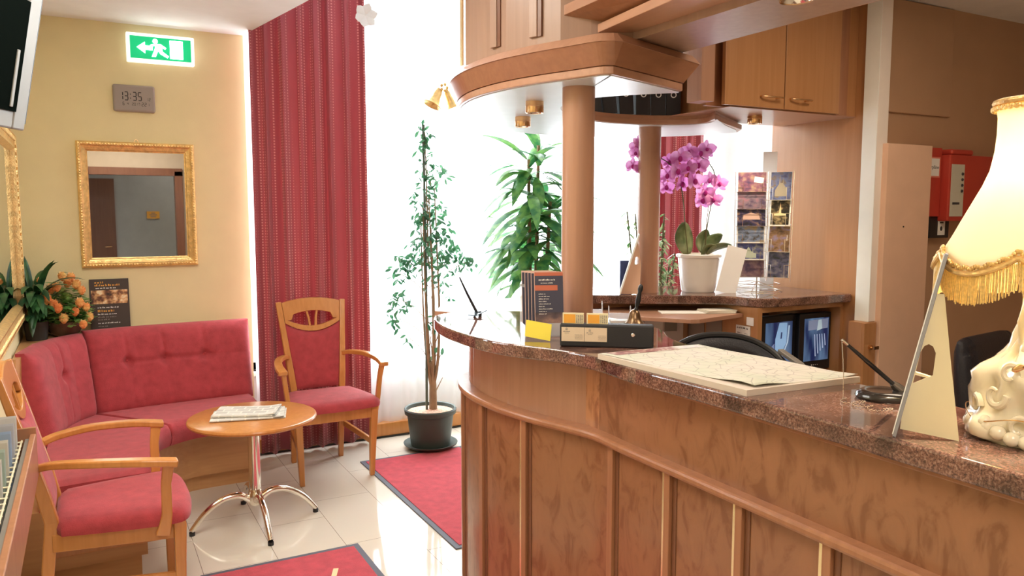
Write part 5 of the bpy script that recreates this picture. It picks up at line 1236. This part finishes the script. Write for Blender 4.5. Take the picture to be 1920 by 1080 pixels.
def flower(c, s, yaw, pitch):
    m = MB(); mt = Euler((pitch, 0, yaw)).to_matrix()
    def petal(ang, ln_, w, cup=0.2, z0=0.0):
        def f(u, v):
            ww = w * math.sin(math.pi * (0.05 + 0.93 * u)) ** 0.55; x = (v - .5) * ww; y = ln_ * u
            p = Vector((x * math.cos(ang) - y * math.sin(ang), -z0 - cup * s * (u * u) + 0.12 * abs(v - .5) * s, x * math.sin(ang) + y * math.cos(ang))); return Vector(c) + mt @ p
        m.grid(f, 6, 4)
    for a in (0, 2.3, -2.3): petal(a, s * .52, s * .34, 0.1)
    for a in (1.35, -1.35): petal(a, s * .56, s * .56, 0.16, 0.003)
    o = m.build('flower', 'petal', t, smooth=True)
    MB().ball(Vector(c) + mt @ Vector((0, -s * .10, -s * .05)), s * .10, 8, 6, (1, 1.2, 1.5)).build('flower_lip', 'petal_dark', o, smooth=True)
FP = [(1247, 330, .02), (1268, 297, 0), (1283, 318, -.02), (1302, 312, -.01), (1272, 345, .0), (1293, 340, -.02), (1244, 352, .02), (1286, 286, .02), (1307, 290, 0.01), (1250, 305, .03), (1318, 282, .02), (1262, 322, -.01),
      (1316, 362, .0), (1342, 345, .01), (1331, 375, -.01), (1326, 338, .02), (1311, 375, .01),
      (1193, 268, .02), (1186, 290, .0), (1197, 300, .02), (1181, 312, .01), (1193, 318, -.01), (1188, 276, .03)]
for i, (a, b_, dd) in enumerate(FP):
    sz = rnd.uniform(.086, .112) * (0.75 if a < 1200 else 1)
    flower(OP(a, b_, dd), sz, R(-28) + rnd.uniform(-.7, .7), rnd.uniform(-.5, .4))

# postcard rack
RC = (3.150, 3.060)
t = thing('postcard_rack', 'wire postcard stand full of city postcards on the rear counter', 'rack', (RC[0], RC[1], ZC))
wm = 'chrome'
bs = MB()
for (r, z) in ((0.135, 0.004), (0.125, 0.040)):
    bs.tube([(r * math.cos(k * 0.5236 / 1) * (1 if k % 2 == 0 else .86), r * math.sin(k * 0.5236) * (1 if k % 2 == 0 else .86), z) for k in range(13)], 0.002, 6)
for k in range(4):
    a = k * 1.5708 + .6; bs.tube([(0, 0, 0.05), (0.135 * math.cos(a), 0.135 * math.sin(a), 0.004)], 0.002, 6)
bs.tube([(0, 0, 0), (0, 0, 0.62)], 0.004, 8); bs.build('base', wm, t)
tocam = Vector((-RC[0], -RC[1], 0)).normalized(); yaw0 = math.atan2(tocam.y, tocam.x) + math.pi / 2   # local -Y towards the viewer side
PAL = {'purple': [(0.10, 0.05, 0.14), (0.32, 0.13, 0.20), (0.52, 0.36, 0.26)], 'violet': [(0.12, 0.08, 0.16), (0.30, 0.22, 0.28), (0.48, 0.22, 0.30)], 'night': [(0.02, 0.02, 0.03), (0.06, 0.05, 0.16), (0.55, 0.35, 0.20)],
       'sky': [(0.10, 0.08, 0.05), (0.30, 0.40, 0.62), (0.55, 0.42, 0.22)], 'blue': [(0.08, 0.09, 0.22), (0.12, 0.14, 0.38), (0.50, 0.50, 0.40)], 'rose': [(0.10, 0.06, 0.12), (0.28, 0.16, 0.20), (0.40, 0.27, 0.25)],
       'cathedral': [(0.10, 0.12, 0.28), (0.20, 0.26, 0.50), (0.26, 0.20, 0.14)], 'tower': [(0.01, 0.01, 0.01), (0.05, 0.04, 0.02), (0.65, 0.50, 0.25)], 'gold': [(0.12, 0.07, 0.04), (0.42, 0.24, 0.12), (0.40, 0.34, 0.55)], 'monument': [(0.01, 0.02, 0.02), (0.12, 0.12, 0.25), (0.35, 0.32, 0.36)]}
PAL = {k: [tuple(x * 0.62 for x in c) for c in v] for k, v in PAL.items()}
faces = [((-0.035, -0.055), R(12), 0.148, 0.105, ['purple', 'violet', 'night', 'sky', 'blue', 'rose'], 0.150, 0.088), ((0.105, -0.045), R(-16), 0.108, 0.148, ['cathedral', 'tower', 'gold', 'monument'], 0.110, 0.137)]
dn = {'purple': 'purple landscape postcard with a small inset view, in the top left pocket of the rack', 'violet': 'violet landscape postcard, second from the top on the left of the rack', 'night': 'night postcard with a lit building, third from top left in the rack', 'sky': 'white-bordered palace postcard, fourth from the top left of the rack', 'blue': 'deep blue church postcard, fifth from the top on the left of the rack', 'rose': 'rose and violet postcard in the bottom left pocket of the rack',
      'cathedral': 'blue-sky cathedral postcard in the top right pocket of the rack', 'tower': 'white-bordered black postcard of a lit tower, second on the right of the rack', 'gold': 'golden postcard, third from the top on the right of the rack', 'monument': 'dark blue monument postcard in the bottom right pocket of the rack'}
rv2 = Vector((math.cos(yaw0), math.sin(yaw0), 0)); fw = Vector((-tocam.x, -tocam.y, 0))
for (ox, oy), dyaw, w_, h_, names, fwid, pitch_ in faces:
    n_ = len(names)
    fc = MB()
    for sx in (-1, 1):
        fc.tube([(sx * (w_ / 2 + .008), 0.012, 0.055), (sx * (w_ / 2 + .012), 0.012, 0.63)], 0.0018, 6)
    base = rv2 * ox - fw * (-oy) * 1.0
    base = rv2 * ox + (-fw) * (-oy)
    for i, nm in enumerate(names):
        z = 0.625 - (i + 1) * pitch_ - (h_ - pitch_) * 0 - 0.002; z = 0.628 - h_ - i * ((0.628 - 0.075 - h_) / (n_ - 1))
        xoff = -0.002 * i
        fc.tube([(-w_ / 2 - .008, -0.006, z), (w_ / 2 + .008, -0.006, z)], 0.0014, 6)
        for sx in (-1, 1): fc.tube([(sx * w_ * .5 + sx * .006, 0.008, z + h_ * .45), (sx * w_ * .5 + sx * .004, -0.012, z + h_ * .45), (sx * w_ * .32, -0.013, z + h_ * .45), (sx * w_ * .32, -0.010, z)], 0.0014, 6)
        cd = thing('postcard', dn[nm], 'postcard', Vector((RC[0], RC[1], ZC)) + base + fw * (-0.0 ) + Vector((0, 0, z)), yaw0 + dyaw, 'postcards in the rack')
        cd.rotation_euler = (R(-7), 0, yaw0 + dyaw)
        MB().b2(-w_ / 2, w_ / 2, -0.001, 0.006, 0, h_).build('card_stack', 'paper', cd)
        bd_ = 0.007 if nm in ('sky', 'blue', 'tower') else 0.0015
        MB().b2(-w_ / 2 + bd_, w_ / 2 - bd_, -0.0016, -0.0010, bd_, h_ - bd_).build('picture', ramp3('postcard_' + nm, PAL[nm], 30, 0.35, vec=(1, 1, 1.4), detail=3, dist=.4), cd)
        if nm in ('sky', 'rose'): text_mesh('Wien', 0.016, 'sheet_white' if nm == 'rose' else 'ink_dark', cd, face_y(-0.045, -0.0019, h_ - 0.012))
        if nm == 'gold': text_mesh('Wien', 0.014, 'sheet_white', cd, face_y(0.040, -0.0019, h_ * .5, R(90)))
        if nm == 'purple': MB().box((0.034, -0.0019, h_ * .60), (0.048, 0.0006, 0.030), (0, R(8), 0)).build('inset_picture', 'paper', cd)
        if nm == 'cathedral':
            MB().extrude([(-0.03, -0.0019, .02), (.03, -0.0019, .02), (.03, -0.0019, .06), (.012, -0.0019, .085), (0.012, -0.0019, .135), (0.009, -0.0019, .09), (-0.004, -0.0019, .09), (-0.007, -0.0019, .137), (-0.010, -0.0019, .085), (-0.03, -0.0019, .05)], (0, .0004, 0)).build('printed_towers', plain('stone_print', (0.30, 0.27, 0.20), .6), cd)
        if nm == 'tower': MB().extrude([(-0.03, -0.0019, .055), (.03, -0.0019, .055), (.03, -0.0019, .065), (.006, -0.0019, .068), (0.0, -0.0019, .125), (-0.006, -0.0019, .068), (-0.03, -0.0019, .065)], (0, .0004, 0)).build('printed_tower', plain('lit_print', (0.85, 0.65, 0.35), .6), cd)
        if nm == 'blue': MB().extrude([(-0.025, -0.0019, .012), (.03, -0.0019, .012), (.03, -0.0019, .035), (.015, -0.0019, .04), (.013, -0.0019, .075), (.010, -0.0019, .04), (0.0, -0.0019, .055), (-.01, -0.0019, .072), (-0.022, -0.0019, .05)], (0, .0004, 0)).build('printed_church', plain('church_print', (0.5, 0.55, 0.42), .6), cd)
        if nm == 'night': MB().extrude([(-0.045, -0.0019, .035), (.045, -0.0019, .035), (.04, -0.0019, .06), (.0, -0.0019, .072), (-0.04, -0.0019, .06)], (0, .0004, 0)).build('printed_building', plain('building_print', (0.62, 0.42, 0.34), .6), cd)
    fo_ = fc.build('pocket_frame', wm, t, smooth=50); fo_.location = base; fo_.rotation_euler = (0, 0, yaw0 + dyaw)
t = tag(MB().b2(-0.036, 0.036, 0, 0.0015, 0, 0.25).build('price_card', 'sheet_white'), 'blank white card standing up behind the postcard rack', 'card', loc=(3.275, 3.10, ZC + 0.02 + .47), rz=yaw0)
t.location = (3.25, 3.085, ZC + 0.002); t.scale = (1, 1, 1)
t.data.transform(Matrix.Diagonal((1, 1, 2.95, 1)))
# white leaflet board leaning between pot and rack
t = tag(MB().b2(-0.050, 0.050, 0, 0.004, 0, 0.245).build('white_board', 'sheet_white'), 'bright white display card leaning between the orchid pot and the postcard rack', 'card', loc=(2.905, 3.035, ZC), rz=R(-40)); t.rotation_euler = (R(-6), R(14), R(-38))
# easel sign and navy card left of the column
t = easel('white counter sign seen from behind its pierced easel strut, left of the rear column', (2.385, 3.245, ZC + 0.002), R(233.6), 0.12, 0.32, 17, ('white',))
bm_ = bmesh.new(); outl = [(0.006, 0.0), (0.10, 0.0), (0.105, 0.15), (0.098, 0.20), (0.088, 0.26), (0.078, 0.262)]; hole = [(0.072, 0.150), (0.094, 0.155), (0.096, 0.175), (0.088, 0.19), (0.078, 0.188)]
vo = [bm_.verts.new((0, y, z)) for y, z in outl]; vh = [bm_.verts.new((0, y, z)) for y, z in hole]
ed = [bm_.edges.new((vo[i], vo[(i + 1) % len(vo)])) for i in range(len(vo))] + [bm_.edges.new((vh[i], vh[(i + 1) % len(vh)])) for i in range(len(vh))]
bmesh.ops.triangle_fill(bm_, use_beauty=True, use_dissolve=False, edges=ed); me = bpy.data.meshes.new('easel_strut'); bm_.to_mesh(me); bm_.free(); me.materials.append(M['beige_cabinet'])
so = bpy.data.objects.new('easel_strut', me); COL.objects.link(so); so.parent = t; k = so.modifiers.new('solid', 'SOLIDIFY'); k.thickness = 0.002
tag(MB().b2(-0.03, 0.03, 0, 0.02, 0, 0.165).build('navy_card', 'navy', bevel=0.002), 'dark blue folder standing just left of the rear column', 'folder', loc=(2.475, 3.315, ZC), rz=R(-20))
# papers on the writing shelf
tag(MB().box((0, 0, 0.002), (0.22, 0.10, 0.004)).build('paper_pile', 'paper'), 'cream paper lying flat on the writing shelf, left one', 'paper', 'papers on the writing shelf', loc=(2.585, 3.0, 1.0505), rz=R(-28))
pp = MB()
for q in range(4): pp.box((0.003 * q, 0.002 * q, 0.002 + 0.0035 * q), (0.16, 0.11, 0.003), (0, 0, 0.05 * q))
tag(pp.build('paper_pile', plain('grey_cream_paper', (0.72, 0.68, 0.58), 0.8)), 'stack of papers on the writing shelf below the orchid pot', 'paper', 'papers on the writing shelf', loc=(2.745, 2.93, 1.0505), rz=R(-20))
# monitors
def screen_mat(name, seed):
    m, n, l, b = new_mat(name); tc = n.new('ShaderNodeTexCoord'); mp = n.new('ShaderNodeMapping'); mp.inputs['Rotation'].default_value = (0, R(35 if seed else -30), 0); mp.inputs['Scale'].default_value = (1, 1, 0.3)
    mp.inputs['Location'].default_value = (seed * 3.1, 0, 1.3); l.new(tc.outputs['Object'], mp.inputs[0])
    z = n.new('ShaderNodeTexNoise'); z.inputs['Scale'].default_value = 14 if seed else 9; z.inputs['Detail'].default_value = 2; l.new(mp.outputs[0], z.inputs['Vector'])
    r = n.new('ShaderNodeValToRGB'); e = r.color_ramp.elements; e[0].position = .35; e[0].color = (0.02, 0.04, 0.16, 1); e[1].position = .7; e[1].color = (0.30, 0.50, 0.80, 1); l.new(z.outputs[0], r.inputs[0])
    b.inputs['Base Color'].default_value = (0.01, 0.01, 0.02, 1); l.new(r.outputs[0], b.inputs['Emission Color']); b.inputs['Emission Strength'].default_value = 0.32; b.inputs['Roughness'].default_value = 0.2; return m
def emat(name, c): return emit(name, c, 0.35)
for i, (x, y, rz, lab) in enumerate(((3.065, 2.82, R(3), 'black security monitor showing a corridor, the left of two in the niche'), (3.312, 2.80, R(-1), 'black security monitor showing a stairwell, the right of two in the niche'))):
    t = thing('security_monitor', lab, 'monitor', (x, y, 0.692), rz, 'security monitors in the niche')
    hw = 0.135 if i == 0 else 0.120
    hw = 0.115 if i else 0.130
    MB().b2(-hw, hw, 0, 0.04, 0.035, 0.335).build('housing', 'black', t, bevel=0.005)
    MB().b2(-0.05, 0.05, 0.0, 0.12, 0, 0.012).b2(-0.02, 0.02, 0.03, 0.05, 0.01, 0.06).build('stand', 'black', t)
    sx0, sx1, sz0, sz1 = (-0.095, 0.105, 0.085, 0.300) if i == 0 else (-0.080, 0.098, 0.085, 0.308)
    s_ = MB().b2(sx0, sx1, -0.0012, 0.0, sz0, sz1).build('screen', screen_mat('screen_picture_%d' % i, i), t)
    W_, H_ = sx1 - sx0, sz1 - sz0
    def P_(u, v): return (sx0 + W_ * u, -0.0016, sz0 + H_ * v)
    def shp(pts, c, nm, off=0.0):
        MB().extrude([Vector(P_(u, v)) - Vector((0, off, 0)) for u, v in pts], (0, -0.0002, 0)).build(nm, c, s_)
    if i == 0:
        shp([(0, 0), (0.35, 0.0), (.33, .5), (0, .30)], emat('screen_door_blue', (0.20, 0.27, 0.50)), 'shown_door')
        shp([(.36, 0), (.45, 0), (.78, .5), (.80, .97), (.5, .98), (.36, .6)], emat('screen_wall_blue', (0.30, 0.52, 0.85)), 'shown_wall')
        shp([(.55, .60), (.60, .60), (.62, .75), (.57, .76)], emat('screen_dark', (0.03, 0.05, 0.15)), 'shown_frame', .0003)
        shp([(.50, 0), (.56, 0), (.85, .5), (.90, .9), (.84, .9), (.80, .5)], emat('screen_pale', (0.45, 0.62, 0.85)), 'shown_rail', .0003)
    else:
        shp([(.15, .72), (.95, .75), (.97, .98), (.15, .95)], emat('screen_lobby_blue', (0.22, 0.27, 0.42)), 'shown_hall')
        for k in range(5): shp([(.45 + .1 * k, .1 + .06 * k), (.49 + .1 * k, .1 + .06 * k), (.43 + .1 * k, .62), (.40 + .1 * k, .62)], emat('screen_pale', (0.40, 0.50, 0.75)), 'shown_baluster', .0003)
        shp([(.50, .70), (.72, .74), (.68, .96), (.55, .95)], emat('screen_bright', (0.45, 0.60, 0.70)), 'shown_doorway', .0005)
        m = MB()
        for k in range(4): m.ball((-0.02 + 0.014 * k, -0.001, 0.062), 0.0022 if k else 0.0035, 8, 5)
        m.build('buttons', 'sheet_white', t)
# notes on the side panel and the pin board
for (x, y, z, w_, h_, rz, mt_, lab) in (
    (2.838, 2.79, 1.015, 0.045, 0.040, 90, 'sheet_white', 'small white sticker at the top edge of the niche side panel'),
    (2.838, 2.835, 0.965, 0.095, 0.048, 90, 'paper', 'white label with printed lines on the niche side panel'),
    (2.838, 2.795, 0.885, 0.045, 0.065, 90, plain('blue_grey_note', (0.10, 0.12, 0.16), .6), 'dark blue note on the niche side panel'),
    (2.838, 2.795, 0.825, 0.045, 0.035, 90, plain('beige_note', (0.60, 0.50, 0.42), .6), 'small beige sticker, lowest on the niche side panel'),
    (2.838, 3.04, 0.945, 0.115, 0.155, 90, plain('grey_pad', (0.30, 0.25, 0.21), .9), 'grey sheet hanging on the side panel, the right of two'),
    (2.838, 3.175, 0.940, 0.125, 0.150, 90, plain('grey_pad_b', (0.28, 0.23, 0.19), .9), 'grey sheet hanging on the side panel, the left of two')):
    q = thing('note', lab, 'note', (x, y, z), R(-rz), 'notes under the rear counter')
    MB().b2(-w_ / 2, w_ / 2, -0.0025, 0, -h_ / 2, h_ / 2).build('sheet', mt_, q)
    if 'printed' in lab:
        m = MB(); word_bars(m, -.04, .035, .008, .009, -.0026, rnd); word_bars(m, -.035, -.01, -.016, .007, -.0026, rnd); word_bars(m, .01, .03, -.016, .004, -.0026, rnd); m.build('print', 'ink_dark', q)
q = thing('pin_board', 'white board with dark photo sheets under the writing shelf', 'board', (2.56, 3.30, 0.86), R(-20), None)
MB().b2(-0.30, 0.24, 0, 0.012, -0.20, 0.165).build('board', plain('pale_board', (0.55, 0.48, 0.45), 0.7), q)
for k, (x, z, w_, h_, mt_) in enumerate(((-0.035, 0.09, 0.10, 0.09, ramp3('photo_dark_a', [(0.02, 0.02, 0.02), (0.12, 0.11, 0.10), (0.4, 0.38, 0.35)], 30)), (0.075, 0.09, 0.10, 0.08, plain('printed_grey', (0.75, 0.73, 0.70), .7)), (-0.035, -0.02, 0.11, 0.11, ramp3('photo_dark_b', [(0.02, 0.02, 0.02), (0.10, 0.10, 0.09), (0.3, 0.3, 0.28)], 24)), (0.075, -0.01, 0.10, 0.095, 'paper'), (0.17, 0.09, 0.07, 0.07, plain('printed_grey_b', (0.25, 0.23, 0.2), .7)))):
    s_ = MB().b2(x - w_ / 2, x + w_ / 2, -0.002, 0, z - h_ / 2, z + h_ / 2).build('photo_sheet', mt_, q)
    if k == 3: MB().ball((0.055, -0.003, -0.015), 0.018, 10, 6, (1, .05, .6)).ball((0.098, -0.003, -0.01), 0.016, 10, 6, (1, .05, .6)).build('printed_ovals', 'ink_dark', s_)

# ================================================================ PLANTS AND ORNAMENTS BY THE WINDOW
t = thing('potted_ficus', 'tall sparse ficus tree in a dark green plastic pot by the window', 'plant', (1.935, 4.70, 0.0))
sc0 = MB().lathe([(0, 0), (0.14, 0), (0.175, 0.022), (0.178, 0.030), (0.168, 0.030), (0.14, 0.012), (0, 0.012)], (0, 0, 0.010), 48).build('saucer', 'green_plastic', t, smooth=40)
MB().lathe([(0, 0), (0.125, 0), (0.130, 0.01), (0.152, 0.205), (0.168, 0.212), (0.172, 0.240), (0.166, 0.248), (0.158, 0.244), (0.150, 0.222), (0, 0.222)], (0, 0, 0.024), 48).build('pot', 'green_plastic', t, smooth=40)
MB().lathe([(0, 0.012), (0.08, 0.010), (0.150, 0)], (0, 0, 0.247), 36).build('clay_pebbles', 'soil', t)
MB().tube([(-0.025, 0, 0.24), (-0.02, 0, 1.2), (-0.03, 0, 2.10)], 0.0085, 10).build('support_stake', plain('green_stake', (0.10, 0.13, 0.10), 0.6), t)
tr = MB()
tr.tube([(0.02, 0.0, 0.24), (0.02, 0.0, 0.42), (0.015, 0.01, 0.55)], [0.028, 0.024, 0.018], 10)
tips = []
for k in range(7):
    a = k * 0.9; tx, ty = 0.07 * math.cos(a), 0.05 * math.sin(a)
    pts = catmull([(0.015, 0, 0.36), (0.02 + tx * .6, ty * .6, 0.60), (0.015 + tx * .8, ty, 1.0), (tx * .7, ty * .8, 1.4 + 0.05 * k)], 4)
    tr.tube(pts, [0.010 - 0.0065 * i / (len(pts) - 1) for i in range(len(pts))], 7)
for k in range(7): tr.tube([(0.02, 0, .34 + .05 * k), (0.07 * math.cos(k * 2.1) + .02, .05 * math.sin(k * 2.1), .46 + .06 * k)], [0.006, .002], 6)
tr.tube([(0.0, 0.01, 1.2), (-0.01, 0, 1.7), (-0.02, 0, 2.12)], [.006, .005, .002], 7)
lf = MB(); rl = random.Random(9)
def cluster(c, rx, ry, rz_, n, s=0.056):
    for _ in range(n):
        while True:
            p = Vector((rl.uniform(-1, 1), rl.uniform(-1, 1), rl.uniform(-1, 1)))
            if p.length < 1: break
        q = Vector(c) + Vector((p.x * rx, p.y * ry, p.z * rz_))
        a = rl.random() * 6.28; lf.leaf(q, (math.cos(a), math.sin(a), rl.uniform(-1.1, .3)), (rl.uniform(-1, 1), rl.uniform(-1, 1), .6), rl.uniform(.6, 1.1) * s, s * .42, .5, 3, .2)
def branch(a, b_): tr.tube(catmull([a, Vector(a).lerp(Vector(b_), .5) + Vector((0, 0, .02)), b_], 3), 0.0025, 5)
for (c, rx, rz_, n) in (((-0.02, 0, 2.06), .05, .07, 24), ((-0.02, 0, 1.94), .07, .10, 36), ((0.03, 0, 1.78), .11, .10, 62), ((0.0, 0, 1.62), .12, .10, 66), ((0.02, 0, 1.47), .15, .12, 110), ((0.02, 0, 1.31), .17, .13, 150), ((-0.13, 0, 1.22), .13, .08, 64), ((0.17, 0, 1.25), .13, .10, 74), ((0.27, 0, 1.22), .08, .05, 28), ((-0.20, 0, 1.16), .07, .05, 16), ((0.06, 0, 1.10), .12, .08, 34), ((-0.19, 0, .99), .09, .07, 42), ((-0.23, 0, .88), .05, .09, 22), ((0.14, 0, .93), .03, .10, 16), ((0.03, 0, .82), .05, .07, 12), ((-0.14, 0, .74), .03, .04, 6), ((0.05, 0, .62), .06, .06, 6)):
    cluster(c, rx, rx * .7, rz_, n); branch((0, 0, c[2] - .16), c)
tr.build('trunk', 'bark', t, smooth=50); lf.build('foliage', 'leaf_ficus', t, smooth=60)

t = thing('dracaena', 'tall dracaena with long arching green leaves in front of the window', 'plant', (2.70, 4.66, 0.0))
MB().lathe([(0, 0), (0.11, 0), (0.15, 0.88), (0.165, 0.90), (0.165, 0.93), (0.15, 0.93), (0.14, 0.88), (0, 0.88)], (0, 0, 0), 40).build('tall_planter', 'white', t, smooth=40)
MB().lathe([(0, 0.01), (0.145, 0)], (0, 0, 0.885), 30).build('soil', 'soil', t)
cn = MB(); lf = MB(); rl = random.Random(17)
canes = [((-0.05, -.03), 1.90, (-.06, -.02)), ((0.02, 0.02), 2.0, (.03, .0)), ((0.07, -.02), 1.62, (.10, -.04)), ((-.01, .05), 1.42, (-.02, .05))]
for (bx, by), zt, (tx, ty) in canes:
    cn.tube([(bx, by, .88), ((bx + tx) / 2, (by + ty) / 2, (zt + .9) / 2), (tx, ty, zt)], [.014, .013, .011], 10)
    nl = 22
    for k in range(nl):
        u = k / (nl - 1); z = zt - 0.55 * (1 - u) * (zt - .95) / 1.0; a = k * 2.399 + zt * 5
        e = 0.1 + 1.0 * u ** 3
        lf.leaf((tx + .01 * math.cos(a), ty + .01 * math.sin(a), z), (math.cos(a), math.sin(a) * .6, e), (0, 0, 1), rl.uniform(.34, .52), rl.uniform(.075, .10), rl.uniform(.9, 1.9), 9, .22)
for k in range(46):
    a = rl.random() * 6.28; z = rl.uniform(1.0, 1.85)
    lf.leaf((.04 * math.cos(a), .04 * math.sin(a), z), (math.cos(a), math.sin(a) * .55, rl.uniform(-.3, .8)), (0, 0, 1), rl.uniform(.28, .46), rl.uniform(.07, .10), rl.uniform(1.0, 2.2), 9, .22)
cn.build('canes', 'bark', t, smooth=50); lf.build('foliage', 'leaf_drac', t, smooth=60)

t = thing('variegated_plant', 'bushy plant with pale green pointed leaves behind the rear column', 'plant', (3.22, 4.02, 0.0))
MB().lathe([(0, 0), (0.12, 0), (0.15, 0.26), (0.16, 0.27), (0.14, 0.26), (0, 0.24)], (0, 0, 0), 32).build('pot', 'pot_white', t, smooth=40)
cn = MB(); lf = MB()
for k in range(16):
    a = k * 2.4; r = .06 + .13 * rl.random(); zt = rl.uniform(1.15, 1.56)
    top_ = Vector((r * math.cos(a), r * math.sin(a), zt)); pts = catmull([(0.02 * math.cos(a), .02 * math.sin(a), .24), (top_.x * .6, top_.y * .6, zt * .6), top_], 4); cn.tube(pts, .005, 6)
    for q in range(34):
        u = .55 + .45 * q / 33; p = Vector((top_.x * u, top_.y * u, .24 + (zt - .24) * u)); b_ = rl.random() * 6.28
        lf.leaf(p, (math.cos(b_), math.sin(b_), rl.uniform(-.6, .6)), (0, 0, 1), rl.uniform(.045, .075), .022, .8, 4, .2)
cn.build('stems', 'stem', t, smooth=50); lf.build('foliage', 'leaf_var', t, smooth=60)

# hanging ornaments
t = thing('hanging_bells', 'pair of gold ornament bells hanging in front of the window', 'ornament', (2.00, 4.60, 2.20))
MB().tube([(0, 0, 0.14), (0, 0, 0.80)], 0.0012, 5).build('string', 'paper', t)
for rx, ox, s in ((R(28), -0.045, 1.0), (R(-24), 0.045, 0.75)):
    b_ = MB().lathe([(0, 0.0), (0.018 * s, -0.004), (0.026 * s, -0.03), (0.032 * s, -0.07), (0.045 * s, -0.10), (0.062 * s, -0.118), (0.060 * s, -0.122), (0.03 * s, -0.09), (0, -0.05)], (0, 0, 0), 28).build('bell', 'gold', t, smooth=50)
    b_.location = (ox * .4, 0, 0.115); b_.rotation_euler = (0, rx, 0)
m = MB()
for k in range(5): m.ball((0.02 * math.cos(k * 1.26), -0.02, 0.12 + 0.02 * math.sin(k * 1.26)), 0.011, 8, 6)
m.build('bow', 'gold', t, smooth=True)
t = thing('hanging_ornament', 'white hanging flower ornament at the top right of the red curtain', 'ornament', (1.505, 4.60, 2.70))
MB().tube([(0, 0, 0.0), (0, 0, 0.30)], 0.0012, 5).build('string', 'paper', t)
for k in range(6):
    a = k * 1.047 + .3; m = MB()
    m.leaf((0, -.01, 0), (math.cos(a), -.25, math.sin(a)), (0, -1, 0), 0.075, 0.062, 0.1, 5, .3); m.build('petal', 'sheet_white', t, smooth=True)
